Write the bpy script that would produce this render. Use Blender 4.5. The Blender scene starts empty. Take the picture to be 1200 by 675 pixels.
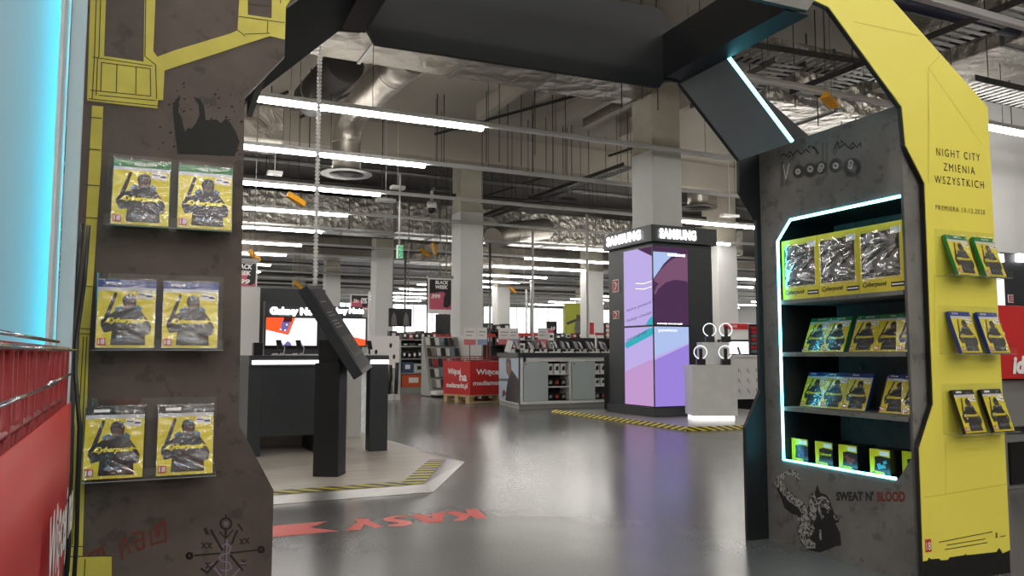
import bpy, math, random
from math import sin, cos, radians as R, pi, atan, tan
from mathutils import Vector, Matrix, Euler
random.seed(7)
C = bpy.context.scene.collection
# ------------------------------------------------------------------ camera model (1200x675 photograph)
FPX = 932.0; HY = 415.0; EYE = 0.81
PIT = atan((HY-337.5)/FPX)
TH = atan((600-155)/(FPX/cos(PIT)))          # heading, clockwise from +y
TP = atan((600-196)/(FPX/cos(PIT)))
DP = TP-TH                                    # the arch stands a little askew to the shop grid
def U(px, py, ax, val, a=0.0):
    """photo pixel + a known plane -> point on that plane (in frame a)"""
    t = TH+a; F = (sin(t), cos(t)); Rr = (cos(t), -sin(t)); u = px-600; v = 337.5-py
    h = FPX*cos(PIT)-v*sin(PIT); z = FPX*sin(PIT)+v*cos(PIT)
    r = (h*F[0]+u*Rr[0], h*F[1]+u*Rr[1], z); i = 'xyz'.index(ax)
    k = (val-(EYE if i == 2 else 0))/r[i]
    return Vector((k*r[0], k*r[1], k*r[2]+EYE))
cam = bpy.data.cameras.new('camera'); co = bpy.data.objects.new('camera', cam); C.objects.link(co)
co.location = (0, 0, EYE); co.rotation_euler = (pi/2+PIT, 0, -TH)
cam.sensor_width = 36; cam.lens = FPX/1200*36; cam.clip_start = 0.02; cam.clip_end = 200
bpy.context.scene.camera = co
# ------------------------------------------------------------------ materials
MATS = {}
def nt(name):
    m = bpy.data.materials.new(name); m.use_nodes = True; t = m.node_tree; b = t.nodes['Principled BSDF']
    return m, t, b
def srgb(c):
    return tuple(((v/255+.055)/1.055)**2.4 if v > 10.3 else v/255/12.92 for v in c)+(1,)
def mat(name, col, rough=.5, metal=0, spec=.5, bump=0, bscale=30, var=0, vscale=4, emit=0, coat=0):
    """col is 0-255 sRGB"""
    if name in MATS: return MATS[name]
    m, t, b = nt(name); c = srgb(col); N = t.nodes; L = t.links
    b.inputs['Base Color'].default_value = c; b.inputs['Roughness'].default_value = rough
    b.inputs['Metallic'].default_value = metal; b.inputs['Specular IOR Level'].default_value = spec
    b.inputs['Coat Weight'].default_value = coat
    if emit: b.inputs['Emission Color'].default_value = c; b.inputs['Emission Strength'].default_value = emit
    if var or bump:
        tc = N.new('ShaderNodeTexCoord')
        if var:
            n = N.new('ShaderNodeTexNoise'); n.inputs['Scale'].default_value = vscale; n.inputs['Detail'].default_value = 6
            L.new(tc.outputs['Object'], n.inputs['Vector'])
            r = N.new('ShaderNodeMapRange'); r.inputs[1].default_value = .3; r.inputs[2].default_value = .7
            r.inputs[3].default_value = 1-var; r.inputs[4].default_value = 1+var
            L.new(n.outputs['Fac'], r.inputs[0])
            x = N.new('ShaderNodeVectorMath'); x.operation = 'SCALE'; x.inputs[0].default_value = c[:3]
            L.new(r.outputs[0], x.inputs['Scale']); L.new(x.outputs[0], b.inputs['Base Color'])
        if bump:
            n = N.new('ShaderNodeTexNoise'); n.inputs['Scale'].default_value = bscale; n.inputs['Detail'].default_value = 4
            L.new(tc.outputs['Object'], n.inputs['Vector'])
            bp = N.new('ShaderNodeBump'); bp.inputs['Strength'].default_value = bump; bp.inputs['Distance'].default_value = .02
            L.new(n.outputs['Fac'], bp.inputs['Height']); L.new(bp.outputs[0], b.inputs['Normal'])
    MATS[name] = m; return m
def emis(name, col, s):
    if name in MATS: return MATS[name]
    m = bpy.data.materials.new(name); m.use_nodes = True; t = m.node_tree; t.nodes.clear()
    e = t.nodes.new('ShaderNodeEmission'); o = t.nodes.new('ShaderNodeOutputMaterial')
    e.inputs[0].default_value = srgb(col); e.inputs[1].default_value = s; t.links.new(e.outputs[0], o.inputs[0])
    MATS[name] = m; return m
def thin(name, col, gloss, bump=0, bscale=20, rough=.05, tint=.0):
    """thin clear sheet: see-through with a share of gloss"""
    m = bpy.data.materials.new(name); m.use_nodes = True; t = m.node_tree; t.nodes.clear(); N = t.nodes; L = t.links
    tr = N.new('ShaderNodeBsdfTransparent'); g = N.new('ShaderNodeBsdfGlossy'); mx = N.new('ShaderNodeMixShader'); o = N.new('ShaderNodeOutputMaterial')
    tr.inputs[0].default_value = (*[1-tint*(1-v) for v in srgb(col)[:3]], 1); g.inputs['Color'].default_value = (1, 1, 1, 1); g.inputs['Roughness'].default_value = rough
    mx.inputs[0].default_value = gloss
    L.new(tr.outputs[0], mx.inputs[1]); L.new(g.outputs[0], mx.inputs[2]); L.new(mx.outputs[0], o.inputs[0])
    if bump:
        tc = N.new('ShaderNodeTexCoord'); mp = N.new('ShaderNodeMapping'); mp.inputs['Scale'].default_value = (.45, 1, 1.3)
        n = N.new('ShaderNodeTexNoise'); n.inputs['Scale'].default_value = bscale; n.inputs['Detail'].default_value = 3; n.inputs['Distortion'].default_value = 1.5
        L.new(tc.outputs['Object'], mp.inputs[0]); L.new(mp.outputs[0], n.inputs['Vector'])
        bp = N.new('ShaderNodeBump'); bp.inputs['Strength'].default_value = bump; bp.inputs['Distance'].default_value = .02
        L.new(n.outputs['Fac'], bp.inputs['Height']); L.new(bp.outputs[0], g.inputs['Normal'])
    MATS[name] = m; return m
def concrete(name, dark, light, rough=.75, seams=True):
    m, t, b = nt(name); N = t.nodes; L = t.links; tc = N.new('ShaderNodeTexCoord')
    n1 = N.new('ShaderNodeTexNoise'); n1.inputs['Scale'].default_value = 3.2; n1.inputs['Detail'].default_value = 9; n1.inputs['Roughness'].default_value = .62
    n2 = N.new('ShaderNodeTexNoise'); n2.inputs['Scale'].default_value = 22; n2.inputs['Detail'].default_value = 5
    L.new(tc.outputs['Object'], n1.inputs[0]); L.new(tc.outputs['Object'], n2.inputs[0])
    cr = N.new('ShaderNodeValToRGB'); cr.color_ramp.elements[0].position = .32; cr.color_ramp.elements[1].position = .68
    cr.color_ramp.elements[0].color = srgb(dark); cr.color_ramp.elements[1].color = srgb(light)
    L.new(n1.outputs['Fac'], cr.inputs[0])
    r2 = N.new('ShaderNodeMapRange'); r2.inputs[1].default_value = .35; r2.inputs[2].default_value = .42; r2.inputs[3].default_value = .7; r2.inputs[4].default_value = 1
    L.new(n2.outputs['Fac'], r2.inputs[0])
    mx = N.new('ShaderNodeVectorMath'); mx.operation = 'SCALE'; L.new(cr.outputs[0], mx.inputs[0]); L.new(r2.outputs[0], mx.inputs['Scale'])
    L.new(mx.outputs[0], b.inputs['Base Color']); b.inputs['Roughness'].default_value = rough
    bp = N.new('ShaderNodeBump'); bp.inputs['Strength'].default_value = .12; L.new(n2.outputs['Fac'], bp.inputs['Height']); L.new(bp.outputs[0], b.inputs['Normal'])
    MATS[name] = m; return m
def stripes(name, c1, c2, freq, dirv, rough=.4, duty=.5):
    m, t, b = nt(name); N = t.nodes; L = t.links; tc = N.new('ShaderNodeTexCoord')
    d = N.new('ShaderNodeVectorMath'); d.operation = 'DOT_PRODUCT'; d.inputs[1].default_value = dirv; L.new(tc.outputs['Object'], d.inputs[0])
    mu = N.new('ShaderNodeMath'); mu.operation = 'MULTIPLY'; mu.inputs[1].default_value = freq; L.new(d.outputs['Value'], mu.inputs[0])
    fr = N.new('ShaderNodeMath'); fr.operation = 'FRACT'; L.new(mu.outputs[0], fr.inputs[0])
    gt = N.new('ShaderNodeMath'); gt.operation = 'GREATER_THAN'; gt.inputs[1].default_value = duty; L.new(fr.outputs[0], gt.inputs[0])
    mx = N.new('ShaderNodeMix'); mx.data_type = 'RGBA'; mx.inputs[6].default_value = srgb(c1); mx.inputs[7].default_value = srgb(c2)
    L.new(gt.outputs[0], mx.inputs[0]); L.new(mx.outputs[2], b.inputs['Base Color']); b.inputs['Roughness'].default_value = rough
    MATS[name] = m; return m
def foil(name, col=(190, 186, 178), s=7, strength=1.0, rough=.32):
    m, t, b = nt(name); N = t.nodes; L = t.links; tc = N.new('ShaderNodeTexCoord')
    v = N.new('ShaderNodeTexVoronoi'); v.inputs['Scale'].default_value = s; n = N.new('ShaderNodeTexNoise'); n.inputs['Scale'].default_value = s*1.3; n.inputs['Detail'].default_value = 6
    n.inputs['Distortion'].default_value = .8
    L.new(tc.outputs['Object'], v.inputs['Vector']); L.new(tc.outputs['Object'], n.inputs['Vector'])
    a = N.new('ShaderNodeMath'); a.operation = 'ADD'; L.new(v.outputs['Distance'], a.inputs[0]); L.new(n.outputs['Fac'], a.inputs[1])
    bp = N.new('ShaderNodeBump'); bp.inputs['Strength'].default_value = strength; bp.inputs['Distance'].default_value = .06
    L.new(a.outputs[0], bp.inputs['Height']); L.new(bp.outputs[0], b.inputs['Normal'])
    b.inputs['Base Color'].default_value = srgb(col); b.inputs['Metallic'].default_value = .85; b.inputs['Roughness'].default_value = rough
    MATS[name] = m; return m
def planks(name, c1, c2):
    m, t, b = nt(name); N = t.nodes; L = t.links; tc = N.new('ShaderNodeTexCoord')
    mp = N.new('ShaderNodeMapping'); mp.inputs['Scale'].default_value = (.9, 9, 1); n = N.new('ShaderNodeTexNoise'); n.inputs['Scale'].default_value = 2.2; n.inputs['Detail'].default_value = 7
    L.new(tc.outputs['Object'], mp.inputs[0]); L.new(mp.outputs[0], n.inputs[0])
    cr = N.new('ShaderNodeValToRGB'); cr.color_ramp.elements[0].position = .3; cr.color_ramp.elements[1].position = .7
    cr.color_ramp.elements[0].color = srgb(c1); cr.color_ramp.elements[1].color = srgb(c2); L.new(n.outputs['Fac'], cr.inputs[0])
    L.new(cr.outputs[0], b.inputs['Base Color']); b.inputs['Roughness'].default_value = .35
    MATS[name] = m; return m
def floor_mat():
    m, t, b = nt('polished_floor'); N = t.nodes; L = t.links; tc = N.new('ShaderNodeTexCoord')
    n = N.new('ShaderNodeTexNoise'); n.inputs['Scale'].default_value = .9; n.inputs['Detail'].default_value = 8
    n2 = N.new('ShaderNodeTexNoise'); n2.inputs['Scale'].default_value = 90; n2.inputs['Detail'].default_value = 2
    L.new(tc.outputs['Object'], n.inputs[0]); L.new(tc.outputs['Object'], n2.inputs[0])
    cr = N.new('ShaderNodeValToRGB'); cr.color_ramp.elements[0].position = .3; cr.color_ramp.elements[1].position = .7
    cr.color_ramp.elements[0].color = srgb((96, 96, 96)); cr.color_ramp.elements[1].color = srgb((113, 113, 111)); L.new(n.outputs['Fac'], cr.inputs[0])
    r2 = N.new('ShaderNodeMapRange'); r2.inputs[3].default_value = .82; r2.inputs[4].default_value = 1.18; L.new(n2.outputs['Fac'], r2.inputs[0])
    mx = N.new('ShaderNodeVectorMath'); mx.operation = 'SCALE'; L.new(cr.outputs[0], mx.inputs[0]); L.new(r2.outputs[0], mx.inputs['Scale'])
    L.new(mx.outputs[0], b.inputs['Base Color'])
    r = N.new('ShaderNodeMapRange'); r.inputs[1].default_value = .3; r.inputs[2].default_value = .7; r.inputs[3].default_value = .21; r.inputs[4].default_value = .26
    L.new(n.outputs['Fac'], r.inputs[0]); L.new(r.outputs[0], b.inputs['Roughness']); b.inputs['Specular IOR Level'].default_value = .6
    bp = N.new('ShaderNodeBump'); bp.inputs['Strength'].default_value = .03; L.new(n2.outputs['Fac'], bp.inputs['Height']); L.new(bp.outputs[0], b.inputs['Normal'])
    return m
def stipple(name, c1, c2, s, thr):
    m, t, b = nt(name); N = t.nodes; L = t.links; tc = N.new('ShaderNodeTexCoord')
    n = N.new('ShaderNodeTexNoise'); n.inputs['Scale'].default_value = s; n.inputs['Detail'].default_value = 5; n.inputs['Roughness'].default_value = .7
    L.new(tc.outputs['Object'], n.inputs[0])
    cr = N.new('ShaderNodeValToRGB'); cr.color_ramp.interpolation = 'CONSTANT'; cr.color_ramp.elements[0].position = 0; cr.color_ramp.elements[1].position = thr
    cr.color_ramp.elements[0].color = srgb(c1); cr.color_ramp.elements[1].color = srgb(c2); L.new(n.outputs['Fac'], cr.inputs[0])
    L.new(cr.outputs[0], b.inputs['Base Color']); b.inputs['Roughness'].default_value = .7
    MATS[name] = m; return m
def opal(name, col):
    m = bpy.data.materials.new(name); m.use_nodes = True; t = m.node_tree; t.nodes.clear(); N = t.nodes
    a = N.new('ShaderNodeBsdfDiffuse'); b = N.new('ShaderNodeBsdfTranslucent'); x = N.new('ShaderNodeMixShader'); o = N.new('ShaderNodeOutputMaterial')
    a.inputs[0].default_value = srgb(col); b.inputs[0].default_value = srgb(col); x.inputs[0].default_value = .5
    t.links.new(a.outputs[0], x.inputs[1]); t.links.new(b.outputs[0], x.inputs[2]); t.links.new(x.outputs[0], o.inputs[0]); return m
M = {}
M['floor'] = floor_mat()
M['brown'] = concrete('brown_concrete_print', (70, 61, 56), (100, 89, 82))
M['grey'] = concrete('grey_concrete_print', (92, 91, 88), (122, 120, 116))
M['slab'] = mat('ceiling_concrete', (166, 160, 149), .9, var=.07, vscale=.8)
M['braceblack'] = mat('dull_black_board', (9, 10, 12), .85, spec=.1)
M['hdr'] = mat('dark_header_board', (31, 33, 35), .6, spec=.3)
M['brace'] = mat('grey_brace_board', (126, 131, 136), .55)
M['yellow'] = mat('yellow_board', (228, 216, 88), .45, var=.02)
M['olive'] = mat('worn_dim_lit_yellow', (196, 184, 76), .6, var=.12, vscale=14)  # yellow print, colour darkened for weaker light on the left pillar
M['oldk'] = mat('dark_print_line', (70, 64, 30), .7)
M['seam'] = mat('faint_print_line', (196, 184, 60), .5)
M['black'] = mat('matt_black_board', (26, 27, 29), .5, spec=.35)
M['coal'] = mat('charcoal_board', (44, 48, 52), .45)
M['edge'] = mat('black_edge', (12, 12, 12), .5)
M['led'] = emis('cyan_led', (120, 232, 255), 3.6)
M['ledn'] = emis('niche_cyan_led', (110, 228, 252), 7)
M['ledw'] = emis('dim_cyan_led', (60, 200, 235), 2.2)
M['opal'] = opal('opal_board', (225, 230, 232))
M['tube'] = emis('white_tube', (255, 250, 243), 19)
M['whitem'] = mat('white_metal', (205, 205, 203), .4)
M['white'] = mat('white_laminate', (228, 228, 225), .4)
M['paint'] = mat('column_white_paint', (214, 214, 212), .7, var=.02)
M['col'] = mat('raw_column_concrete', (168, 163, 148), .85, var=.08, vscale=5)
M['foil'] = foil('crinkled_foil')
M['foild'] = foil('dull_foil_sheet', (140, 134, 124), 3.2, .6, .5)
M['galv'] = mat('galvanised_steel', (128, 128, 125), .42, metal=.7, bump=.15, bscale=8)
M['dsteel'] = mat('dark_steel', (52, 50, 47), .6, metal=.3)
M['navy'] = mat('navy_pipe', (28, 32, 52), .5)
M['chrome'] = mat('chrome', (215, 218, 222), .15, metal=1)
M['alu'] = mat('brushed_aluminium', (188, 188, 186), .3, metal=.8)
M['acryl'] = thin('clear_acrylic', (235, 240, 240), .045, rough=.03, tint=.12)
M['acryle'] = mat('acrylic_edge', (150, 152, 145), .25)
M['wrap'] = thin('crinkled_shrink_wrap', (255, 255, 255), .095, bump=1.0, bscale=11, rough=.05)
M['wrapw'] = thin('loose_shiny_film', (240, 250, 255), .22, bump=1.0, bscale=6, rough=.05)
M['frost'] = mat('frosted_glass', (186, 198, 196), .3, var=.06, vscale=3)
M['red'] = mat('red_banner', (188, 34, 34), .5, var=.05, vscale=2)
M['dred'] = mat('dark_red_wire', (132, 22, 26), .4)
M['signred'] = mat('red_sign', (186, 32, 40), .45)
M['decal'] = mat('red_floor_decal', (238, 88, 78), .4)
M['haz'] = stripes('hazard_tape', (222, 206, 40), (22, 22, 20), 6.5, (1, 1, 0))
M['wood'] = planks('pale_oak_planks', (192, 185, 175), (220, 213, 203))
M['pallet'] = mat('pallet_wood', (178, 152, 108), .8, var=.15, vscale=9)
M['pgrey'] = mat('pale_speckled_platform', (170, 168, 166), .25, var=.05, vscale=30)
M['shelfg'] = mat('grey_shop_shelf', (150, 150, 146), .5)
M['text_w'] = mat('white_lettering', (232, 232, 230), .5)
M['text_k'] = mat('black_lettering', (40, 36, 20), .5)
M['card'] = mat('white_card', (228, 226, 224), .5)
M['scr_w'] = emis('screen_white', (246, 243, 252), .72)
M['foils'] = foil('smooth_foil_wrap', (178, 172, 162), 2.2, .35, .38)
M['pink'] = mat('pink_print', (196, 88, 112), .5)
M['ink'] = mat('near_black_ink', (30, 28, 30), .6)
M['gspray'] = mat('black_spray_paint', (38, 37, 35), .85)
M['pcase'] = mat('black_plastic', (18, 18, 20), .3)
M['cy'] = mat('cover_yellow', (212, 196, 22), .35, var=.05, vscale=30)
M['cfig'] = mat('cover_dark_figure', (34, 30, 34), .35, var=.4, vscale=60)
M['cskin'] = mat('cover_brown', (84, 60, 50), .4)
M['clogo'] = mat('cover_logo_yellow', (232, 216, 30), .35)
M['cblue'] = mat('cover_blue_band', (24, 50, 128), .3)
M['cgreen'] = mat('cover_green_band', (24, 118, 56), .3)
M['cblack'] = mat('cover_black_band', (24, 24, 26), .3)
M['csilver'] = mat('cover_silver_band', (196, 196, 200), .3)
M['crate'] = mat('rating_red', (190, 60, 60), .4)
M['cteal'] = mat('cover_teal', (52, 96, 128), .4)
M['orange'] = mat('amber_card', (226, 158, 28), .5)
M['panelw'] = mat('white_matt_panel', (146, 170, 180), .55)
# ------------------------------------------------------------------ mesh collecting
ORG = {}
def rot2(p, a): return Vector((p[0]*cos(a)-p[1]*sin(a), p[0]*sin(a)+p[1]*cos(a), p[2]))
def setp(o, label=None, cat=None, group=None, kind=None):
    if label: o['label'] = label
    if cat: o['category'] = cat
    if group: o['group'] = group
    if kind: o['kind'] = kind
    return o
def thing(name, label, cat, o=(0, 0, 0), a=0.0, group=None, rz=0.0):
    e = bpy.data.objects.new(name, None); C.objects.link(e); e.empty_display_size = .05
    e.location = rot2(o, a); e.rotation_euler = (0, 0, a+rz); ORG[e] = Vector(o)
    return setp(e, label, cat, group)
class MB:
    def __init__(s): s.v = []; s.f = []; s.m = []; s.sm = []
    def add(s, vs, fs, m=0, smooth=False):
        b = len(s.v); s.v += [tuple(p) for p in vs]
        for f in fs: s.f.append([b+i for i in f]); s.m.append(m); s.sm.append(smooth)
        return s
    def box(s, x0, x1, y0, y1, z0, z1, m=0):
        if x0 > x1: x0, x1 = x1, x0
        if y0 > y1: y0, y1 = y1, y0
        if z0 > z1: z0, z1 = z1, z0
        v = [(x, y, z) for z in (z0, z1) for y in (y0, y1) for x in (x0, x1)]
        return s.add(v, [(0, 2, 3, 1), (4, 5, 7, 6), (0, 1, 5, 4), (2, 6, 7, 3), (0, 4, 6, 2), (1, 3, 7, 5)], m)
    def obox(s, c, size, mtx, m=0):
        v = [Vector(c)+mtx@Vector((x*size[0]/2, y*size[1]/2, z*size[2]/2)) for z in (-1, 1) for y in (-1, 1) for x in (-1, 1)]
        return s.add(v, [(0, 2, 3, 1), (4, 5, 7, 6), (0, 1, 5, 4), (2, 6, 7, 3), (0, 4, 6, 2), (1, 3, 7, 5)], m)
    def quad(s, a, b, c, d, m=0): return s.add([a, b, c, d], [(0, 1, 2, 3)], m)
    def prism(s, poly, ax, t0, t1, m=0, side=None):
        """poly: 2-D outline in the plane across axis ax ('x': (y,z), 'y': (x,z), 'z': (x,y))"""
        def P(p, t):
            return {'x': (t, p[0], p[1]), 'y': (p[0], t, p[1]), 'z': (p[0], p[1], t)}[ax]
        n = len(poly); v = [P(p, t0) for p in poly]+[P(p, t1) for p in poly]
        s.add(v, [tuple(range(n)), tuple(range(2*n-1, n-1, -1))], m)
        b = len(s.v)-2*n
        for i in range(n):
            j = (i+1) % n
            s.f.append([b+i, b+n+i, b+n+j, b+j]); s.m.append(m if side is None else side); s.sm.append(False)
        return s
    def tube(s, pts, r, n=8, m=0, cap=True, smooth=True):
        pts = [Vector(p) for p in pts]; rs = r if isinstance(r, (list, tuple)) else [r]*len(pts); rings = []
        up = None
        for i, p in enumerate(pts):
            d = (pts[min(i+1, len(pts)-1)]-pts[max(i-1, 0)]).normalized()
            if up is None: up = Vector((0, 0, 1)) if abs(d.z) < .9 else Vector((1, 0, 0))
            x = d.cross(up).normalized(); y = x.cross(d).normalized(); up = y
            rings.append([p+rs[i]*(cos(2*pi*k/n)*x+sin(2*pi*k/n)*y) for k in range(n)])
        b = len(s.v); s.v += [tuple(q) for rg in rings for q in rg]
        for i in range(len(rings)-1):
            for k in range(n):
                k2 = (k+1) % n; s.f.append([b+i*n+k, b+i*n+k2, b+(i+1)*n+k2, b+(i+1)*n+k]); s.m.append(m); s.sm.append(smooth)
        if cap:
            s.f.append([b+k for k in range(n)][::-1]); s.m.append(m); s.sm.append(False)
            e = b+(len(rings)-1)*n; s.f.append([e+k for k in range(n)]); s.m.append(m); s.sm.append(False)
        return s
    def stroke(s, pts, w, P, m=0):
        """flat painted stroke: pts in 2-D, P maps 2-D -> 3-D"""
        for (a, b) in zip(pts[:-1], pts[1:]):
            d = Vector((b[0]-a[0], b[1]-a[1]));
            if d.length < 1e-6: continue
            d.normalize(); n = Vector((-d.y, d.x))*w/2; e = d*w*.4
            s.quad(P((a[0]-n.x-e.x, a[1]-n.y-e.y)), P((b[0]-n.x+e.x, b[1]-n.y+e.y)), P((b[0]+n.x+e.x, b[1]+n.y+e.y)), P((a[0]+n.x-e.x, a[1]+n.y-e.y)), m)
        return s
    def poly(s, pts, P, m=0): return s.add([P(p) for p in pts], [tuple(range(len(pts)))], m)
    def build(s, name, mats, parent=None, o=None, a=0.0, bevel=0, label=None, cat=None, group=None, kind=None, rz=0.0):
        if not isinstance(mats, (list, tuple)): mats = [mats]
        if parent is not None: og = ORG[parent]
        else: og = Vector(o) if o is not None else Vector((0, 0, 0))
        me = bpy.data.meshes.new(name); me.from_pydata([tuple(Vector(p)-og) for p in s.v], [], s.f)
        for m in mats: me.materials.append(m)
        me.polygons.foreach_set('material_index', s.m); me.polygons.foreach_set('use_smooth', s.sm); me.update()
        ob = bpy.data.objects.new(name, me); C.objects.link(ob)
        if parent is not None: ob.parent = parent; ORG[ob] = og
        else: ob.location = rot2(og, a); ob.rotation_euler = (0, 0, a+rz); ORG[ob] = og
        if bevel:
            bm = ob.modifiers.new('bevel', 'BEVEL'); bm.width = bevel; bm.segments = 2; bm.limit_method = 'ANGLE'
        return setp(ob, label, cat, group, kind)
def text_mb(mb, s, fit, P, m=0, shear=0, bold=0.0, depth=None, flip=False, sp=1.0):
    """lettering fitted into fit=(x0,y0,x1,y1), laid by P(x,y)->3-D"""
    cu = bpy.data.curves.new('t', 'FONT'); cu.body = s; cu.shear = shear; cu.offset = bold; cu.space_character = sp; cu.space_line = .95; cu.align_x = 'CENTER'
    cu.resolution_u = 3; cu.fill_mode = 'FRONT'
    ob = bpy.data.objects.new('t', cu); C.objects.link(ob); bpy.context.view_layer.update()
    me = ob.evaluated_get(bpy.context.evaluated_depsgraph_get()).to_mesh()
    vs = [(v.co.x, v.co.y) for v in me.vertices]; fs = [tuple(p.vertices) for p in me.polygons]
    if vs:
        x0 = min(v[0] for v in vs); x1 = max(v[0] for v in vs); y0 = min(v[1] for v in vs); y1 = max(v[1] for v in vs)
        X0, Y0, X1, Y1 = fit; out = []
        for (x, y) in vs:
            u = (x-x0)/max(x1-x0, 1e-6); w = (y-y0)/max(y1-y0, 1e-6)
            out.append(P((X0+u*(X1-X0), Y0+w*(Y1-Y0))))
        mb.add(out, fs, m)
    ob.to_mesh_clear(); bpy.data.objects.remove(ob); bpy.data.curves.remove(cu)
    return mb
def dup(root, loc, rz=0.0, a=0.0, tilt=0.0, label=None, group=None):
    def cp(o, par):
        c = o.copy(); C.objects.link(c)
        if par: c.parent = par
        for ch in KIDS.get(o, []): cp(ch, c)
        return c
    r = cp(root, None); place(r, loc, rz, a, tilt)
    if label: r['label'] = label
    if group: r['group'] = group
    return r
KIDS = {}
def kids(root):
    for ch in C.objects:
        if ch.parent: KIDS.setdefault(ch.parent, [])
        if ch.parent and ch not in KIDS[ch.parent]: KIDS[ch.parent].append(ch)
def place(r, loc, rz=0.0, a=0.0, tilt=0.0):
    r.location = rot2(loc, a)
    r.rotation_euler = Euler((-tilt, 0, a+rz), 'XYZ')
ORD = ['first', 'second', 'third', 'fourth', 'fifth', 'sixth', 'seventh', 'eighth', 'ninth', 'tenth', 'eleventh', 'twelfth', 'thirteenth', 'fourteenth', 'fifteenth', 'sixteenth', 'seventeenth', 'eighteenth', 'nineteenth', 'twentieth'] + ['twenty-'+s for s in ('first', 'second', 'third', 'fourth', 'fifth', 'sixth', 'seventh', 'eighth', 'ninth')] + ['thirtieth'] + ['thirty-'+s for s in ('first', 'second', 'third', 'fourth', 'fifth', 'sixth', 'seventh', 'eighth', 'ninth')]
def od(i, n, side='left', other='right'):
    if i == 0: return side+'most'
    if i == n-1: return other+'most'
    return ORD[i]+' from '+side
def sx(p):
    d = Vector(p)-Vector((0, 0, EYE)); return (d.x*cos(TH)-d.y*sin(TH))/(d.x*sin(TH)+d.y*cos(TH))
# ================================================================== THE ARCH (frame DP)
X = Vector
YF = 2.05; XW = 2.46; YB = 2.84
def pf(px, py, y=YF): q = U(px, py, 'y', y, DP); return (q.x, q.z)
def pw(px, py, x=XW): q = U(px, py, 'x', x, DP); return (q.y, q.z)
F0 = (1.35, 2.45, 0)
arch = thing('promotional_arch', 'big octagonal walk-through promotional arch of brown concrete-print and yellow boards with cyan light strips', 'display arch', F0, DP)
def part(mb, name, m, par=arch, **k): return mb.build(name, m, par, **k)
# left front board
lf = [(-.2, 0), (.25, 0), (.25, .478), (.165, .64), (.157, 1.45), (.251, 1.57), (.251, 1.70), (.60, 2.04), (.62, 2.36), (.28, 2.11), (-.2, 1.76)]
left = part(MB().prism(lf, 'y', YF, YF+.018, 0, 1), 'left_front_board', [M['brown'], M['edge']], label='brown concrete-print front board of the left pillar')
mb = MB()
for x0, x1, z0, z1 in ((.10, .12, 0, 1.62), (.225, .243, 1.63, 1.72), (.225, .243, 0, .49), (-.2, -.18, 0, 1.76)): mb.box(x0, x1, YF+.019, YB-.001, z0, z1)
part(mb, 'left_pillar_side', M['black'])
part(MB().prism([(.243, 1.70), (.56, 2.01), (.545, 2.03), (.225, 1.715)], 'y', YF+.019, YB-.001), 'left_corner_brace', M['braceblack'])
# left back frame
part(MB().prism([(-.2, 0), (.19, 0), (.19, .48), (.11, .64), (.11, 1.43), (.19, 1.55), (.225, 1.69), (.534, 1.991), (.62, 2.0), (.62, 2.3), (.45, 2.3), (-.2, 1.76)], 'y', YB, YB+.018), 'left_back_board', M['black'])
part(MB().box(.534, .634, YF+.02, YB-.001, 1.995, 2.19), 'top_beam', M['black'])
part(MB().box(1.925, 2.033, YF+.02, YB-.001, 1.996, 2.19), 'top_beam', M['black'])
# header board
part(MB().prism([(.664, 1.947), (1.905, 1.952), (1.93, 1.988), (2.037, 1.997), (2.037, 2.202), (1.93, 2.285), (1.905, 2.304), (.62, 2.304), (.6, 2.0), (.634, 1.996)], 'y', YB-.03, YB-.012), 'header_board', M['hdr'], label='dark grey header board across the back of the arch')
# right back frame
part(MB().prism([(2.347, 0), (2.347, .488), (2.436, .647), (2.439, 1.416), (2.345, 1.538), (2.348, 1.683), (2.033, 1.996), (2.033, 2.21), (2.5, 2.0), (2.905, 1.76), (2.905, 0)], 'y', YB+.002, YB+.02), 'right_back_board', M['black'])
# corner brace with strip
d = (.0141, .0141)
part(MB().prism([(2.034, 1.997), (2.349, 1.684), (2.349+.016, 1.684+.016), (2.034+.016, 1.997+.016)], 'y', 2.52, YB+.001), 'right_corner_brace', M['brace'], label='dark grey corner brace with a cyan light strip')
part(MB().tube([(2.036, 2.512, 2.0), (2.353, 2.512, 1.69)], .0075, 6), 'light_strip', M['led'], label='cyan light strip along the corner brace')
# top front board
part(MB().prism([(.64, 1.99), (1.981, 1.987), (2.025, 2.045), (2.06, 2.36), (.66, 2.36)], 'y', YF-.025, YF-.007, 0, 1), 'top_front_board', [M['grey'], M['edge']])
# right front board, yellow over a torn black foot
tear = [(1060+x/3.857, 500+z/3.857) for x, z in ((88, 607), (100, 604), (106, 590), (119, 598), (155, 595), (163, 603), (192, 601), (200, 590), (266, 580), (272, 572), (279, 580), (412, 565), (425, 546), (442, 571), (478, 556))]
tz = [pf(*p) for p in tear]
rin = [(2.455, .478), (2.535, .63), (2.54, 1.437), (2.45, 1.57), (2.44, 1.71), (2.10, 2.03), (2.02, 2.045), (2.06, 2.36), (2.418, 2.11), (2.905, 1.77)]
right = part(MB().prism([(2.45, 0), (2.45, .478), (2.53, .63), (2.535, 1.437), (2.445, 1.57), (2.434, 1.708), (2.10, 2.025), (2.02, 2.04), (2.06, 2.36), (2.42, 2.108), (2.905, 1.768), (2.905, 0)], 'y', YF, YF+.015), 'right_front_board', M['edge'], label='black-edged front board of the right pillar')
part(MB().prism([(2.452, tz[0][1])]+rin+[(2.905, tz[-1][1])]+[(x, z) for x, z in tz[::-1]][1:-1], 'y', YF-.003, YF), 'yellow_facing', M['yellow'], right, label='bright yellow facing with a torn lower edge')
def PF(off): return lambda p: (p[0], YF-off, p[1])
mb = MB(); ln = lambda *pts, w=.0022: mb.stroke([pf(*p) for p in pts], w, PF(.004))
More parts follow.
